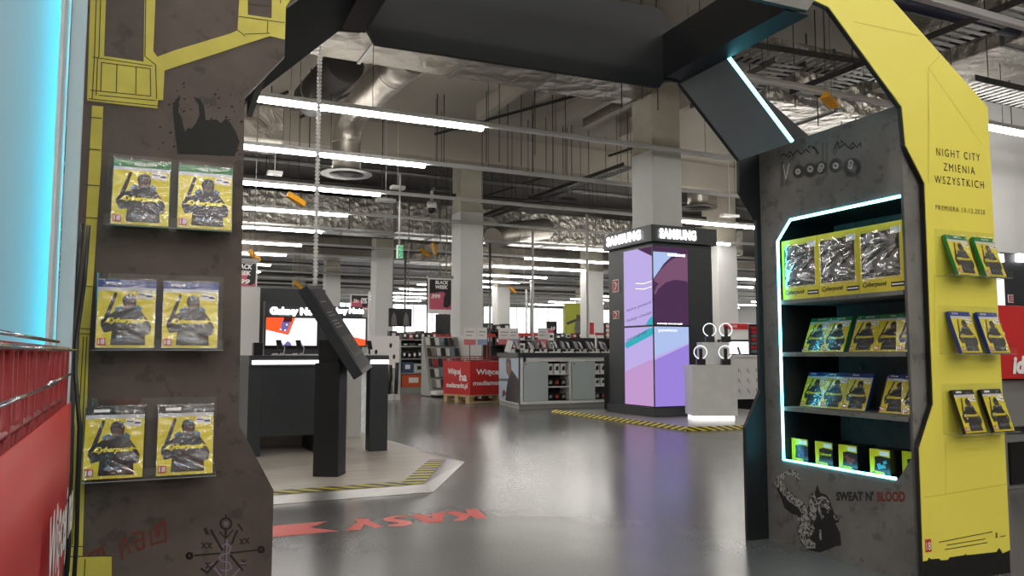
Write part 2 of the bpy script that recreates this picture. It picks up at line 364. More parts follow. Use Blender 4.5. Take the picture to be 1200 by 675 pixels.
ln((1082, 583), (1180, 567)); ln((1107, 578), (1107, 520)); ln((1094, 400), (1094, 320)); ln((1000, 26), (1075, 42)); ln((1087, 215), (1087, 80), (1100, 66)); ln((1087, 80), (1150, 170)); ln((1088, 600), (1088, 640), w=.0008)
part(mb, 'printed_seams', M['seam'], right)
mb = MB()
def pfit(px0, py0, px1, py1): a = pf(px0, py0); b = pf(px1, py1); return (min(a[0], b[0]), min(a[1], b[1]), max(a[0], b[0]), max(a[1], b[1]))
def fitx(px0, pya, px1, h, zoff=0):
    a = pf(px0, pya); b = pf(px1, pya); return (a[0], a[1]-h, b[0], a[1])
for s, x0, x1, y0, y1 in (('NIGHT CITY', 1096, 1147, 175.5, 187.5), ('ZMIENIA', 1104.5, 1141, 192, 204), ('WSZYSTKICH', 1094, 1151.5, 207.5, 219.5)):
    a = pf(x0, (y0+y1)/2); b = pf(x1, (y0+y1)/2); zc = pf((x0+x1)/2, (y0+y1)/2)[1]; mb = MB()
    text_mb(mb, s, (a[0], zc-.0145, b[0], zc+.0145), PF(.0045), sp=1.35)
    part(mb, 'slogan_lettering', M['text_k'], right, label='black lettering '+s)
mb = MB()
a = pf(1095, 239); b = pf(1152.5, 239); zc = pf(1124, 246)[1]
text_mb(mb, 'PREMIERA 10.12.2020', (a[0], zc-.009, b[0], zc+.009), PF(.0045), sp=1.3)
part(mb, 'premiere_lettering', M['text_k'], right); mb = MB()
z0 = pf(1130, 631)[1]
for k, (xa, xb) in enumerate(((2.53, 2.81), (2.57, 2.77), (2.56, 2.78))):
    mb.stroke([(xa, z0-k*.014), (xb, z0+(.012 if k == 0 else .004)-k*.014)], .0028, PF(.0045))
mb.stroke([(2.832, z0-.01), (2.832, z0+.005)], .006, PF(.0045)); mb.stroke([(2.855, z0-.009), (2.88, z0-.008)], .003, PF(.0045))
part(mb, 'small_print', M['text_k'], right, label='fine print lines near the foot')
mb = MB(); q = pf(1088, 639); mb.prism([(2.464, q[1]-.022), (2.492, q[1]-.022), (2.492, q[1]+.022), (2.464, q[1]+.022)], 'y', YF-.0045, YF-.003)
r18 = part(mb, 'age_rating_mark', M['crate'], right, label='red age rating mark reading 18')
mb = MB(); text_mb(mb, '18', (2.467, q[1]-.015, 2.489, q[1]+.012), PF(.005)); part(mb, 'age_rating_number', M['text_w'], r18)
# ---- side wall with niche (x = XW)
ya, yb = 2.085, 2.742; zb, zt = .349, 1.397; W0, W1 = XW, XW+.016
mb = MB()
mb.box(W0, W1, 2.073, YB, zt, 1.731); mb.box(W0, W1, 2.073, YB, 0, zb); mb.box(W0, W1, yb, YB, zb, zt); mb.box(W0, W1, 2.073, ya, zb, zt)
mb.prism([(yb, zt), (yb, zt-.088), (yb-.085, zt)], 'x', W0, W1); mb.prism([(ya, zb), (ya, zb+.09), (ya+.065, zb)], 'x', W0, W1)
mb.box(W0, 2.56, 2.0725, 2.084, .0, 1.731)          # jamb facing the front
wall = part(mb, 'inner_side_wall', M['grey'], label='grey concrete-print inner wall of the right pillar')
mb = MB(); mb.box(W1, 2.80, ya, ya+.01, zb-.002, zt); mb.box(W1, 2.80, yb, yb+.02, zb-.014, zt); mb.box(W1, 2.80, ya, yb, zt, zt+.014); mb.box(W1, 2.80, ya, yb, zb-.014, zb-.002)
part(mb, 'niche_lining', M['black'], wall)
part(MB().box(2.80, 2.812, ya-.02, yb+.02, zb-.014, zt+.014), 'niche_back', M['grey'], wall)
for z in (1.045, .818, .583):
    part(MB().box(W0+.006, 2.799, ya+.011, yb-.001, z-.018, z), 'shelf', M['grey'], wall, bevel=.002)
part(MB().box(W1, 2.79, YB-.02, YB-.001, 0, 1.72), 'pillar_stiffener', M['black'], wall)
lp = [(ya+.004, zt-.007), (yb-.088, zt-.007), (yb-.007, zt-.09), (yb-.007, zb+.007), (ya+.072, zb+.007)]
part(MB().tube([(XW+.001, y, z) for y, z in lp], .0058, 6), 'niche_light_strip', M['ledn'], wall, label='cyan light strip framing the niche')
# concealed strips behind the front boards, teal glow on the beams
part(MB().tube([(2.16, YF+.035, 2.07), (2.49, YF+.035, 1.76)], .006, 6), 'rear_light_strip', M['ledw'])
part(MB().tube([(.20, YF+.035, 1.79), (.50, YF+.035, 2.08)], .006, 6), 'rear_light_strip', M['ledw'])
# ---- printed decoration on the left board
def PL(off): return lambda p: (p[0], YF-off, p[1])
z1 = lambda pts, k=675/140., ox=60, oy=0: [pf(ox+x/k, oy+y/k) for x, y in pts]
plate = MB(); k1 = 675/140.
def pl(pts, t=.002): plate.prism(pts, 'y', YF-t, YF)
a1 = lambda x, y: pf(60+x/k1, y/k1)
a2 = lambda x, y: pf(200+x/k1, y/k1)
pl([a1(222, -20), a1(310, -20), a1(298, 318), a1(522, 350), a1(527, -20), a1(590, -20), a1(577, 290), a1(600, 322), a1(700, 285), a2(340, 190), a2(378, 172), a2(388, -20), a2(436, -20), a2(436, 85), a2(570, 105), a2(572, -20), a2(690, -20), a2(650, 40), a2(645, 225), a2(560, 205), a1(640, 400), a1(632, 566), a1(603, 566), a1(600, 614), a1(203, 570)])
deco = part(plate, 'yellow_machine_print', M['olive'], left, label='worn yellow machine-shaped printed plate in a dim-lit tone')
lines = MB(); L2 = lambda pts, w=.0022: lines.stroke(pts, w, PL(.0026))
for pts in ([a1(255, -10), a1(245, 320), a1(232, 560)], [a1(280, -10), a1(270, 320), a1(262, 330)], [a1(235, 325), a1(570, 375)], [a1(285, 355), a1(280, 515)], [a1(285, 355), a1(560, 390), a1(562, 545), a1(225, 512)], [a1(372, 368), a1(368, 520)], [a1(480, 380), a1(478, 530)], [a1(535, -10), a1(530, 320), a1(590, 368), a1(596, 560)],
            [a1(215, 560), a1(600, 600)], [a1(270, 540), a1(590, 570)], [a2(378, 172), a2(420, 205)], [a2(385, 95), a2(640, 130)], [a2(548, 125), a2(545, 190)], [a2(420, 195), a2(560, 190)], [a2(620, -5), a2(620, 20)], [a2(438, 20), a2(565, 38)], [a1(262, 335), a1(255, 540)]): L2(pts)
part(lines, 'panel_lines', M['oldk'], deco)
strip = MB()
strip.prism([pf(108, 124), pf(121, 125), pf(118, 200), pf(104, 408), pf(97, 640), pf(96, 675), pf(76, 675), pf(77, 640), pf(92, 420)], 'y', YF-.002, YF)
strip.prism([pf(77, 652), pf(131, 652), pf(131, 690), pf(76, 690)], 'y', YF-.0035, YF-.0015)
st = part(strip, 'yellow_border_strip', M['olive'], left, label='worn yellow printed strip in a dim-lit tone down the left edge')
lines = MB()
for pts in ([pf(106, 138), pf(119, 139)], [pf(103, 175), pf(117, 176)], [pf(100, 217), pf(116, 218)], [pf(98, 255), pf(114, 256)], [pf(95, 335), pf(108, 336)], [pf(95, 385), pf(107, 386)], [pf(94, 391), pf(107, 392)], [pf(98, 395), pf(92, 500), pf(85, 638)], [pf(102, 395), pf(97, 500), pf(90, 638)], [pf(78, 640), pf(97, 640)], [pf(78, 652), pf(131, 651)], [pf(100, 655), pf(99, 675)]): lines.stroke(pts, .0022, PL(.004))
part(lines, 'panel_lines', M['oldk'], st)
# horned black spray mark
g = lambda x, y: pf(180+x/6.745, 100+y/6.745)
horn = MB().prism([g(*p) for p in ((190, 540), (165, 340), (150, 170), (175, 110), (215, 85), (200, 140), (195, 215), (215, 240), (235, 320), (250, 370), (275, 335), (300, 345), (340, 290), (362, 230), (355, 150), (315, 92), (370, 112), (400, 170), (412, 275), (500, 270), (530, 300), (575, 262), (610, 300), (650, 370), (680, 450), (640, 560))], 'y', YF-.0008, YF+.001)
part(horn, 'spray_mark', M['gspray'], left, label='black horned spray-painted mark')
dr = MB(); rnd = random.Random(3)
for k in range(60):
    x = rnd.uniform(185, 285); y = rnd.uniform(95, 190); s = rnd.uniform(.4, 1.6); c = pf(x, y); dr.poly([(c[0]+.0024*s*cos(t+k), c[1]+.0022*s*sin(t*1.1+k)) for t in (0, 1.3, 2.4, 3.9, 5.1)], PL(.0004))
part(dr, 'spray_speckles', M['gspray'], left)
# faded red letters
g9 = lambda x, y: pf(80+x/9., 600+y/9.)
rs = MB()
for pts in (((120, 470), (180, 580)), ((205, 470), (250, 590)), ((205, 460), (300, 400), (345, 520)), ((350, 370), (420, 540)), ((350, 370), (310, 420)), ((570, 490), (550, 340), (600, 270), (650, 430)), ((680, 230), (790, 210), (800, 370), (740, 400), (700, 310), (790, 290)), ((865, 200), (880, 350)), ((880, 340), (1030, 300), (1020, 90), (920, 150), (940, 270)), ((960, 130), (960, 250))):
    rs.stroke([g9(*p) for p in pts], .0058, PL(.0006))
part(rs, 'faded_red_letters', mat('faded_red_paint', (104, 50, 40), .8), left)
# wheel emblem
g2 = lambda x, y: pf(195+x/9., 600+y/9.)
ks = MB(); kk = lambda pts, w=.005: ks.stroke([g2(*p) for p in pts], w, PL(.0006))
circ = lambda cx, cy, r, n=18: [(cx+r*cos(2*pi*i/n), cy+r*sin(2*pi*i/n)) for i in range(n+1)]
kk(circ(628, 122, 58), .0042); kk([(628, 30), (628, 60)], .003); kk([(625, 180), (628, 640)], .0045); kk([(470, 190), (560, 350), (590, 400)]); kk([(745, 200), (690, 330)]); kk([(300, 458), (560, 436)], .004); kk([(680, 432), (945, 402)], .004)
kk(circ(243, 462, 26), .006); kk(circ(998, 395, 26), .006); kk([(680, 460), (800, 610)]); kk([(540, 520), (430, 640), (370, 600)]); kk([(410, 180), (430, 225)], .007)
for cx, cy in ((395, 350), (455, 350), (795, 310), (850, 300), (440, 560), (815, 530)): kk([(cx-20, cy-25), (cx+20, cy+30)], .003); kk([(cx+20, cy-25), (cx-20, cy+30)], .003)
kk([(760, 130), (800, 190)], .004); kk([(560, 210), (628, 280), (700, 190)], .003)
emb = part(ks, 'painted_wheel_emblem', mat('black_paint_marks', (32, 25, 26), .8), left)
vs = MB(); v = lambda pts, w=.003: vs.stroke([g2(*p) for p in pts], w, PL(.0010))
v([(636, 290), (628, 690)], .0035); v([(590, 360), (630, 330), (680, 370), (660, 430), (600, 445), (555, 480), (590, 520), (660, 530), (690, 590), (640, 620), (570, 610)]); v([(505, 590), (590, 690)], .004); v([(770, 600), (690, 690)], .004); v(circ(628, 122, 16, 10), .003); v([(450, 560), (500, 540)], .0025); v([(780, 540), (835, 540)], .0025)
part(vs, 'lilac_snake_mark', mat('lilac_paint', (128, 112, 130), .8), emb)
# ---- paint on the grey side wall
def PW(off): return lambda p: (XW-off, p[0], p[1])
w3 = lambda x, y: pw(900+x/9.64, 155+y/9.64)
ks = MB(); kk = lambda pts, w=.006: ks.stroke([w3(*p) for p in pts], w, PW(.0006))
kk([(150, 262), (180, 245), (210, 272), (250, 215), (285, 262), (330, 200), (375, 248), (430, 195), (475, 230)], .005); kk([(500, 165), (530, 180), (565, 240)], .008)
kk([(750, 180), (785, 105), (805, 180), (870, 130), (915, 178), (960, 120), (1000, 172), (1045, 120), (1050, 160)], .005); kk([(825, 95), (845, 115)]); kk([(935, 190), (965, 170)], .008); kk([(235, 285), (250, 265)], .007); kk([(460, 170), (478, 155)], .007)
soft = MB(); sk = lambda pts, w: soft.stroke([w3(*p) for p in pts], w, PW(.0004))
sk([(160, 350), (160, 600)], .02); sk([(205, 480), (215, 560)], .018); sk([(620, 130), (620, 340)], .014); sk([(665, 130), (665, 480)], .012)
for cx, cy, r in ((345, 445, 45), (480, 430, 52), (600, 400, 45), (765, 375, 50), (950, 400, 78)): sk(circ(cx, cy, r, 14), .022)
part(soft, 'soft_spray_letters', mat('soft_dark_spray', (88, 87, 84), .8), wall)
part(ks, 'zigzag_scribble', M['gspray'], wall)
ws = MB(); k2 = lambda pts, w=.007: ws.stroke([w3(*p) for p in pts], w, PW(.0010))
k2([(175, 370), (203, 530)], .004); k2([(203, 530), (240, 355)], .005)
for cx, cy, r in ((340, 445, 22), (478, 415, 26), (605, 385, 24), (590, 420, 22), (765, 378, 26), (938, 345, 22), (930, 385, 20)): k2(circ(cx, cy, r, 10), .0085)
part(ws, 'white_circle_letters', mat('chalky_white_paint', (196, 198, 196), .7), wall, label='white chalky letters of the word Voodoo')
# flexing figure print
w4 = lambda x, y: pw(900+x/6.14, 540+y/6.14)
fg = MB()
dk = [[(60, 195), (95, 270), (120, 340), (170, 380), (230, 400), (255, 330), (215, 270), (130, 190)], [(300, 240), (340, 225), (355, 170), (375, 230), (420, 245), (445, 280), (460, 330), (480, 385), (515, 405), (510, 440), (485, 450), (520, 520), (528, 610), (490, 615), (430, 640), (370, 660), (280, 640), (235, 590), (210, 500), (215, 400), (290, 340)]]
for p in dk: fg.poly([w4(*q) for q in p], PW(.0006))
fig = part(fg, 'flexing_figure_print', mat('figure_black', (34, 32, 31), .8), wall, label='black and white stencil of a flexing figure')
fw = MB()
for p in ([(50, 160), (70, 110), (115, 85), (145, 62), (190, 65), (222, 95), (232, 140), (218, 155), (205, 125), (165, 100), (125, 115), (105, 160), (150, 215), (215, 270), (265, 310), (290, 370), (310, 440), (340, 490), (300, 560), (350, 600), (340, 630), (280, 632), (240, 580), (215, 500), (215, 410), (250, 380), (205, 330), (150, 290), (95, 225)],
          [(300, 250), (335, 230), (355, 300), (350, 400), (330, 450), (295, 380)], [(350, 270), (400, 250), (445, 290), (455, 345), (430, 380), (415, 340), (380, 335), (405, 400), (390, 425), (360, 350)], [(370, 495), (385, 500), (388, 570), (372, 570)], [(470, 390), (510, 400), (505, 430), (480, 420)]):
    fw.poly([w4(*q) for q in p], PW(.0012))
part(fw, 'stippled_white_print', stipple('stipple_print', (50, 48, 46), (166, 166, 162), 95, .49), fig)
mb = MB(); a = pw(981, 577); b = pw(1023, 579)
def textw(s, px0, py0, px1, py1, name, m, bold=.05):
    a = pw(px0, (py0+py1)/2); b = pw(px1, (py0+py1)/2); h = pw(px0, py0)[1]-pw(px0, py1)[1]; mb = MB()
    def P(p): # slanted baseline kept horizontal in the world
        return (XW-.0008, p[0], p[1])
    zc = (a[1]+b[1])/2
    mb2 = MB(); text_mb(mb2, s, (0, 0, 1, 1), lambda p: (p[0], p[1], 0), bold=bold)
    vs = [(XW-.0008, a[0]+v[0]*(b[0]-a[0]), a[1]+v[0]*(b[1]-a[1])-h/2+v[1]*h) for v in mb2.v]; mb.add(vs, mb2.f)
    return part(mb, name, m, wall)
textw("SWEAT N'", 980, 576, 1024, 587, 'sweat_lettering', mat('black_block_paint', (40, 38, 37), .8))
textw('BLOOD', 1028, 576, 1061, 588, 'blood_lettering', mat('dull_red_paint', (104, 44, 40), .8))
# ---- acrylic holders
def holder(x0, x1, z, label):
    mb = MB(); mb.box(x0, x1, 1.978, YF-.004, z-.003, z); mb.box(x0, x1, 1.975, 1.978, z-.003, z+.022); mb.box(x0, x1, YF-.007, YF-.004, z, z+.175)
    h = part(mb, 'acrylic_holder', M['acryl'], label=label)
    e = MB(); e.box(x0, x1, 1.9742, 1.9752, z-.0035, z-.002); e.box(x0, x0+.0012, 1.975, YF-.005, z-.0035, z-.002); e.box(x1-.0012, x1, 1.975, YF-.005, z-.0035, z-.002)
    part(e, 'polished_edge', M['acryle'], h)
LZ = [U(190, 266, 'y', 1.985, DP).z, U(180, 409, 'y', 1.985, DP).z, U(180, 559.5, 'y', 1.985, DP).z]
RZ = [U(1115, 321.5, 'y', 1.985, DP).z, U(1120, 414, 'y', 1.985, DP).z, U(1125, 509, 'y', 1.985, DP).z]
for i, z in enumerate(LZ): holder(U((115, 107, 97)[i], 400, 'y', 1.98, DP).x, U((268, 262, 258)[i], 400, 'y', 1.98, DP).x, z, 'clear acrylic holder, %s on the left pillar' % ('top', 'middle', 'bottom')[i])
for i, z in enumerate(RZ): holder(2.575, 2.895, z, 'clear acrylic holder, %s on the yellow pillar' % ('top', 'middle', 'bottom')[i])
# ================================================================== GAME BOXES
GW, GH, GT = .122, .160, .014
def game(kind):
    band = {'green': M['cgreen'], 'blue': M['cblue'], 'black': M['cblack']}[kind]
    r = thing('game_box', 'x', 'game box', (0, 0, 0)); w = GW/2
    MB().box(-w, w, 0, GT, 0, GH).build('case', {'green': M['cgreen'], 'blue': M['cblue'], 'black': M['pcase']}[kind], r, bevel=.0015)
    P = lambda o: (lambda p: (p[0], -o, p[1])); c = MB(); x = w-.0015
    c.poly([(-x, .0015), (x, .0015), (x, GH-.027), (-x, GH-.027)], P(.0004), 0)
    c.poly([(-x, GH-.027), (x, GH-.027), (x, GH-.0185), (-x, GH-.0185)], P(.0004), 1)
    c.poly([(-x, GH-.0185), (x, GH-.0185), (x, GH-.0015), (-x, GH-.0015)], P(.0004), 2)
    body = [(-.052, .055), (-.050, .066), (-.030, .082), (-.012, .094), (-.004, .097), (.014, .097), (.030, .088), (.045, .066), (.053, .05), (.050, .034), (.040, .03), (.042, .008), (-.030, .008), (-.028, .04), (-.044, .036)]
    c.poly(body, P(.0008), 3)
    c.poly([(-.050, .058), (-.040, .058), (-.028, .098), (-.020, .128), (-.026, .130), (-.036, .100)], P(.0008), 3)     # dark upright bar
    c.poly([(-.006+.001, .092), (.018, .092), (.020, .112), (.016, .124), (.006, .128), (-.006, .124), (-.010, .112)], P(.0010), 3)
    c.poly([(-.004, .094), (.014, .094), (.015, .110), (-.004, .112)], P(.0012), 4)
    c.poly([(-.022, .086), (-.008, .096), (-.012, .100), (-.026, .092)], P(.0012), 5); c.poly([(.018, .094), (.030, .086), (.032, .094), (.022, .102)], P(.0012), 5)
    for k in range(4): c.poly([(-.02+.01*k, .022), (.0+.01*k, .020), (.006+.01*k, .026), (-.014+.01*k, .028)], P(.0011), 4 if k % 2 else 5)
    cv = c.build('cover_sheet', [M['cy'], M['csilver'], band, M['cfig'], M['cskin'], M['cteal']], r)
    t = MB(); text_mb(t, 'Cyberpunk', (-.040, .056, .042, .071), P(.0015), shear=.45, bold=.03); t.poly([(-.046, .058), (-.030, .066), (-.034, .0675)], P(.0015)); t.poly([(.030, .066), (.054, .062), (.034, .069)], P(.0015))
    t.build('logo_lettering', M['clogo'], cv)
    t = MB(); text_mb(t, {'green': 'XBOX ONE', 'blue': 'PS4', 'black': '-'}[kind], (-.018 if kind == 'green' else -.044, GH-.0125, .026 if kind == 'green' else -.012, GH-.006), P(.0015), bold=.02)
    t.build('platform_lettering', M['text_w'], cv)
    t = MB().poly([(-.056, .007), (-.039, .007), (-.039, .024), (-.056, .024)], P(.0012)); rt = t.build('age_rating_mark', M['crate'], r)
    t = MB(); text_mb(t, '18', (-.054, .010, -.041, .021), P(.0016), bold=.02); t.build('age_rating_number', M['text_w'], rt)
    t = MB().poly([(.020, GH-.043), (.053, GH-.046), (.054, GH-.031), (.021, GH-.028)], P(.0014)); pr = t.build('price_sticker', M['card'], r)
    t = MB(); t.stroke([(.041, GH-.038), (.050, GH-.038)], .004, P(.0018)); t.stroke([(.024, GH-.034), (.036, GH-.035)], .0022, P(.0018)); t.build('price_lettering', M['ink'], pr)
    f = MB(); rnd = random.Random({'green': 1, 'blue': 2, 'black': 5}[kind]); n = 9; m = 12
    vs = [(-w+2*w*i/n, -.0026-rnd.random()*.003*(1 if 0 < j < m else 0), .001+(GH+.0015)*j/m) for j in range(m+1) for i in range(n+1)]
    f.add(vs, [(j*(n+1)+i, j*(n+1)+i+1, (j+1)*(n+1)+i+1, (j+1)*(n+1)+i) for j in range(m) for i in range(n)], 0, True)
    f.build('shrink_wrap', M['wrap'], r)
    return r
PROTO = {k: game(k) for k in ('green', 'blue', 'black')}
for k in PROTO: kids(PROTO[k])
usedp = set()
def put_game(kind, loc, rz, tilt, label, group):
    if kind not in usedp: usedp.add(kind); o = PROTO[kind]; place(o, loc, rz, DP, tilt); o['label'] = label; o['group'] = group; return o
    return dup(PROTO[kind], loc, rz, DP, tilt, label, group)
bandn = {'green': 'green-banded', 'blue': 'blue-banded', 'black': 'black-banded'}
lx = {0: (158.5, 235.5), 1: (146.5, 222.5), 2: (138.5, 221.5)}
for i, kind in enumerate(('green', 'blue', 'black')):
    for j, side in enumerate(('left', 'right')):
        q = U(lx[i][j], 400, 'y', 1.99, DP)
        put_game(kind, (q.x, 1.989, LZ[i]+.0005), 0, R(10), '%s game box, %s one in the %s holder of the brown left pillar' % (bandn[kind], side, ('top', 'middle', 'bottom')[i]), 'game boxes on the left pillar')
        put_game(kind, (2.672 if j == 0 else 2.822, 1.986, RZ[i]+.0005), R(4), R(17), '%s game box, %s one in the %s holder on the yellow pillar' % (bandn[kind], side, ('top', 'middle', 'bottom')[i]), 'game boxes on the yellow pillar')
rnd = random.Random(11)
for row, (kind, z, ys) in enumerate((('green', .8185, (2.700, 2.590, 2.440, 2.315, 2.190)), ('blue', .5835, (2.725, 2.612, 2.490, 2.300, 2.178)))):
    for j, y in enumerate(ys):
        put_game(kind, (2.545, y-GW/2-.003, z) if j < 4 else (2.56, y-.048, z), (-pi/2+R(rnd.uniform(-4, 5)) if j else -pi/2) if j < 4 else -pi/2+R(33), R(22), '%s game box leaning in the cyan-lit niche, %s in its row' % (bandn[kind], od(j, 5)), 'game boxes in the niche')
# big collector boxes on the top shelf
def bigbox():
    r = thing('edition_box', 'x', 'box', (0, 0, 0)); w, h, t = .105, .262, .10
    MB().box(-w, w, 0, t, 0, h).build('carton', M['cy'], r, bevel=.002)
    P = lambda o: (lambda p: (p[0], -o, p[1])); c = MB()
    c.poly([(-w+.016, .058), (w-.016, .058), (w-.016, h-.028), (-w+.016, h-.028)], P(.0006), 0)
    for k in range(9):
        x = -w+.03+(k % 3)*.06; z = .08+(k//3)*.055; c.poly([(x, z), (x+.04, z+.01), (x+.03, z+.045), (x-.01, z+.03)], P(.0010), 1+(k*7 % 3))
    c.build('window_print', [M['ink'], mat('window_grey', (86, 92, 98), .3), mat('window_deep', (40, 48, 60), .3), mat('window_brown', (70, 56, 50), .3)], r)
    t2 = MB(); text_mb(t2, 'Cyberpunk', (-.088, .018, .03, .042), P(.001), shear=.45, bold=.02); t2.build('logo_lettering', M['ink'], r)
    lb = MB().poly([(.046, .016), (.106, .016), (.106, .034), (.046, .034)], P(.001)).build('edition_label', M['ink'], r)
    t2 = MB(); t2.stroke([(.052, .025), (.100, .025)], .005, P(.0014)); t2.build('label_lettering', M['text_w'], lb)
    MB().poly([(.050, h-.045), (.098, h-.045), (.098, h-.020), (.050, h-.020)], P(.0014)).build('price_sticker', M['card'], r)
    f = MB(); rn = random.Random(9); n = 12; m = 12; W = w-.012
    vs = [(-W+2*W*i/n, -.002-rn.random()*.007*(1 if 0 < j < m and 0 < i < n else 0), .05+(h-.07)*j/m) for j in range(m+1) for i in range(n+1)]
    f.add(vs, [(j*(n+1)+i, j*(n+1)+i+1, (j+1)*(n+1)+i+1, (j+1)*(n+1)+i) for j in range(m) for i in range(n)], 0, True)
    f.build('shiny_film', M['wrapw'], r)
    return r
bb = bigbox(); kids(bb)
for j, y in enumerate((2.634, 2.422, 2.210)):
    lab = 'large yellow carton with shiny film window on the top niche shelf, %s' % ('farthest left', 'middle one', 'nearest on the right')[j]
    if j == 0: place(bb, (2.485, y, 1.0455), -pi/2, DP); bb['label'] = lab; bb['group'] = 'large cartons on the top shelf'
    else: dup(bb, (2.485, y, 1.0455), -pi/2, DP, 0, lab, 'large cartons on the top shelf')
# small gift boxes at the bottom of the niche
def mug(col, pat):
    r = thing('gift_box', 'x', 'box', (0, 0, 0)); w, h, t = .045, .098, .11
    MB().box(-w, w, 0, t, 0, h).build('carton', M['pcase'], r, bevel=.0015)
    P = lambda o: (lambda p: (p[0], -o, p[1])); c = MB()
    c.poly([(-w, 0), (-.022, 0), (-.026, .02), (-.022, .05), (-.026, .078), (-w, h)], P(.0006)); c.poly([(-w, h), (w, h), (w, h-.028), (.0, h-.024), (-.026, h-.03)], P(.0006)); c.poly([(-w, 0), (.022, 0), (.018, .014), (-.024, .016)], P(.0006))
    c.build('yellow_frame_print', M['cy'], r)
    MB().poly([(.0, h-.022), (.040, h-.022), (.040, h-.006), (.0, h-.006)], P(.0012)).build('price_sticker', M['card'], r)
    g_ = MB(); rn = random.Random(pat)
    if pat == 2: text_mb(g_, 'Cyberpunk', (-.020, .040, .040, .054), P(.0010), shear=.45, bold=.02)
    else:
        for k in range(7): x = rn.uniform(-.012, .02); z = rn.uniform(.02, .05); g_.poly([(x, z), (x+.014, z+.004), (x+.012, z+.015), (x-.004, z+.010)], P(.001+.0001*k))
    g_.build('printed_picture', col, r); return r
mugs = [(2.742, mug(mat('print_violet', (70, 60, 110), .4), 1), 'violet'), (2.605, mug(M['clogo'], 2), 'yellow-lettered'), (2.478, mug(mat('print_red', (130, 50, 44), .4), 3), 'red'), (2.322, mug(mat('print_cyan', (70, 150, 165), .4), 4), 'pale cyan')]
for i, (y, r, c) in enumerate(mugs):
    place(r, (2.51, y-.052, zb), -pi/2+R(3), DP); r['label'] = 'small black and yellow gift box with %s picture on the niche floor, %s' % (c, od(i, 4)); r['group'] = 'gift boxes on the niche floor'
kids(mugs[3][1])
for k, (x, y) in enumerate(((2.56, 2.165),)):
    dup(mugs[3][1], (x, y, zb), -pi/2+R(3), DP, 0, 'black gift box half hidden at the right end of the niche floor', 'gift boxes on the niche floor')
# ================================================================== NEAR LEFT: lit board, wire bin, cable
b0 = (-.75, 1.6, 0)
pnl = thing('light_board', 'tall white board washed by cyan light at the left edge', 'light board', b0)
xr = U(86, 300, 'y', 1.55).x
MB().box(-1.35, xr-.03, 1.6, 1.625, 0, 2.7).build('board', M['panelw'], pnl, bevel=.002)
MB().box(xr-.03, xr-.024, 1.477, 1.5995, 0, 2.7).build('edge_flange', M['opal'], pnl, bevel=.001)
MB().tube([(xr-.0345, 1.572, .1), (xr-.0345, 1.572, 2.6)], .0025, 6).build('light_strip', emis('cyan_strip_strong', (0, 205, 228), 15), pnl, label='cyan light strip behind the flange')
MB().box(xr-.023, xr, 1.60, 1.625, 0, 2.7).build('edge_trim', M['opal'], pnl)
cb = MB(); P0 = [U(95, 262, 'y', 1.75), U(90, 330, 'y', 1.75), U(80, 400, 'y', 1.75), U(79, 440, 'y', 1.72), U(84, 500, 'y', 1.7), U(80, 640, 'y', 1.7)]
P0.append(X((P0[-1].x-.01, 1.72, .004))); cb.tube(P0, .0055, 6); P1 = [p+Vector((.012, .02, 0)) for p in P0]; cb.tube(P1, .0045, 6)
cb.build('power_cable', mat('black_cable', (16, 18, 20), .4), o=(P0[0].x, 1.75, 0), label='black power cable hanging behind the cyan-lit board', cat='cable')
XB = -.1
binT = thing('wire_bin', 'near red wire sale bin with red banner at the lower left edge', 'sale bin', (-.5, 1.0, 0))
w = MB()
for k in range(24): y = .36+k*.047; w.tube([(XB, y, .15), (XB, y, .817)], .004 if k % 2 else .006, 6)
for z in (.817, .74, .45, .16): w.tube([(XB, .33, z), (XB, 1.46, z)], .005, 6)
for k in range(17): x = -.9+k*.05; w.tube([(x, 1.46, .15), (x, 1.46, .817)], .004, 5)
for z in (.817, .45, .16): w.tube([(-.9, 1.46, z), (XB, 1.46, z)], .005, 6)
for x in (-.9, XB): w.tube([(x, 1.46, 0), (x, 1.46, .82)], .01, 6); w.tube([(x, .33, 0), (x, .33, .82)], .01, 6)
w.box(-.9, XB, .33, 1.46, .14, .15); w.tube([(-.9, .33, .15), (-.9, .33, .817)], .006, 6); w.tube([(-.9, .33, .8), (-.9, 1.46, .8)], .006, 6)
w.build('wire_cage', M['dred'], binT, label='dark red wire cage')
bn = MB(); n = 16; vs = []
for i in range(n+1):
    y = .30+i*(1.475-.30)/n
    for j in range(7): z = .733-j*.11; vs.append((XB+.012+.0025*sin(i*.9+j*.8)*(j > 0)+.002*cos(j*1.9+i)*(j > 0), y, z))
bn.add(vs, [(i*7+j, (i+1)*7+j, (i+1)*7+j+1, i*7+j+1) for i in range(n) for j in range(6)], 0, True)
bo = bn.build('banner', M['red'], binT, label='red fabric banner')
sd = bo.modifiers.new('thick', 'SOLIDIFY'); sd.thickness = .002
t = MB(); text_mb(t, 'Więcej na', (.0, .0, 1, 1), lambda p: (XB+.021, 1.08+p[0]*.42, .50+p[1]*.12), bold=.03); text_mb(t, 'mediamarkt.pl', (0, 0, 1, 1), lambda p: (XB+.021, 1.03+p[0]*.47, .35+p[1]*.11), bold=.03)
t.build('banner_lettering', M['text_w'], bo)
ch = MB(); ch.tube([(XB+.012, .5, .826), (XB+.012, 1.2, .8262)], .002, 8); ch.tube([(XB+.016, .5, .816), (XB+.016, 1.56, .8162)], .002, 8); ch.tube([(XB+.014, .5, .772), (XB+.014, 1.16, .7735)], .002, 8); ch.tube([(XB+.014, 1.06, .776), (XB+.014, 1.465, .779)], .002, 8)
ch.build('price_rail', M['chrome'], binT, label='chrome price rail rods')
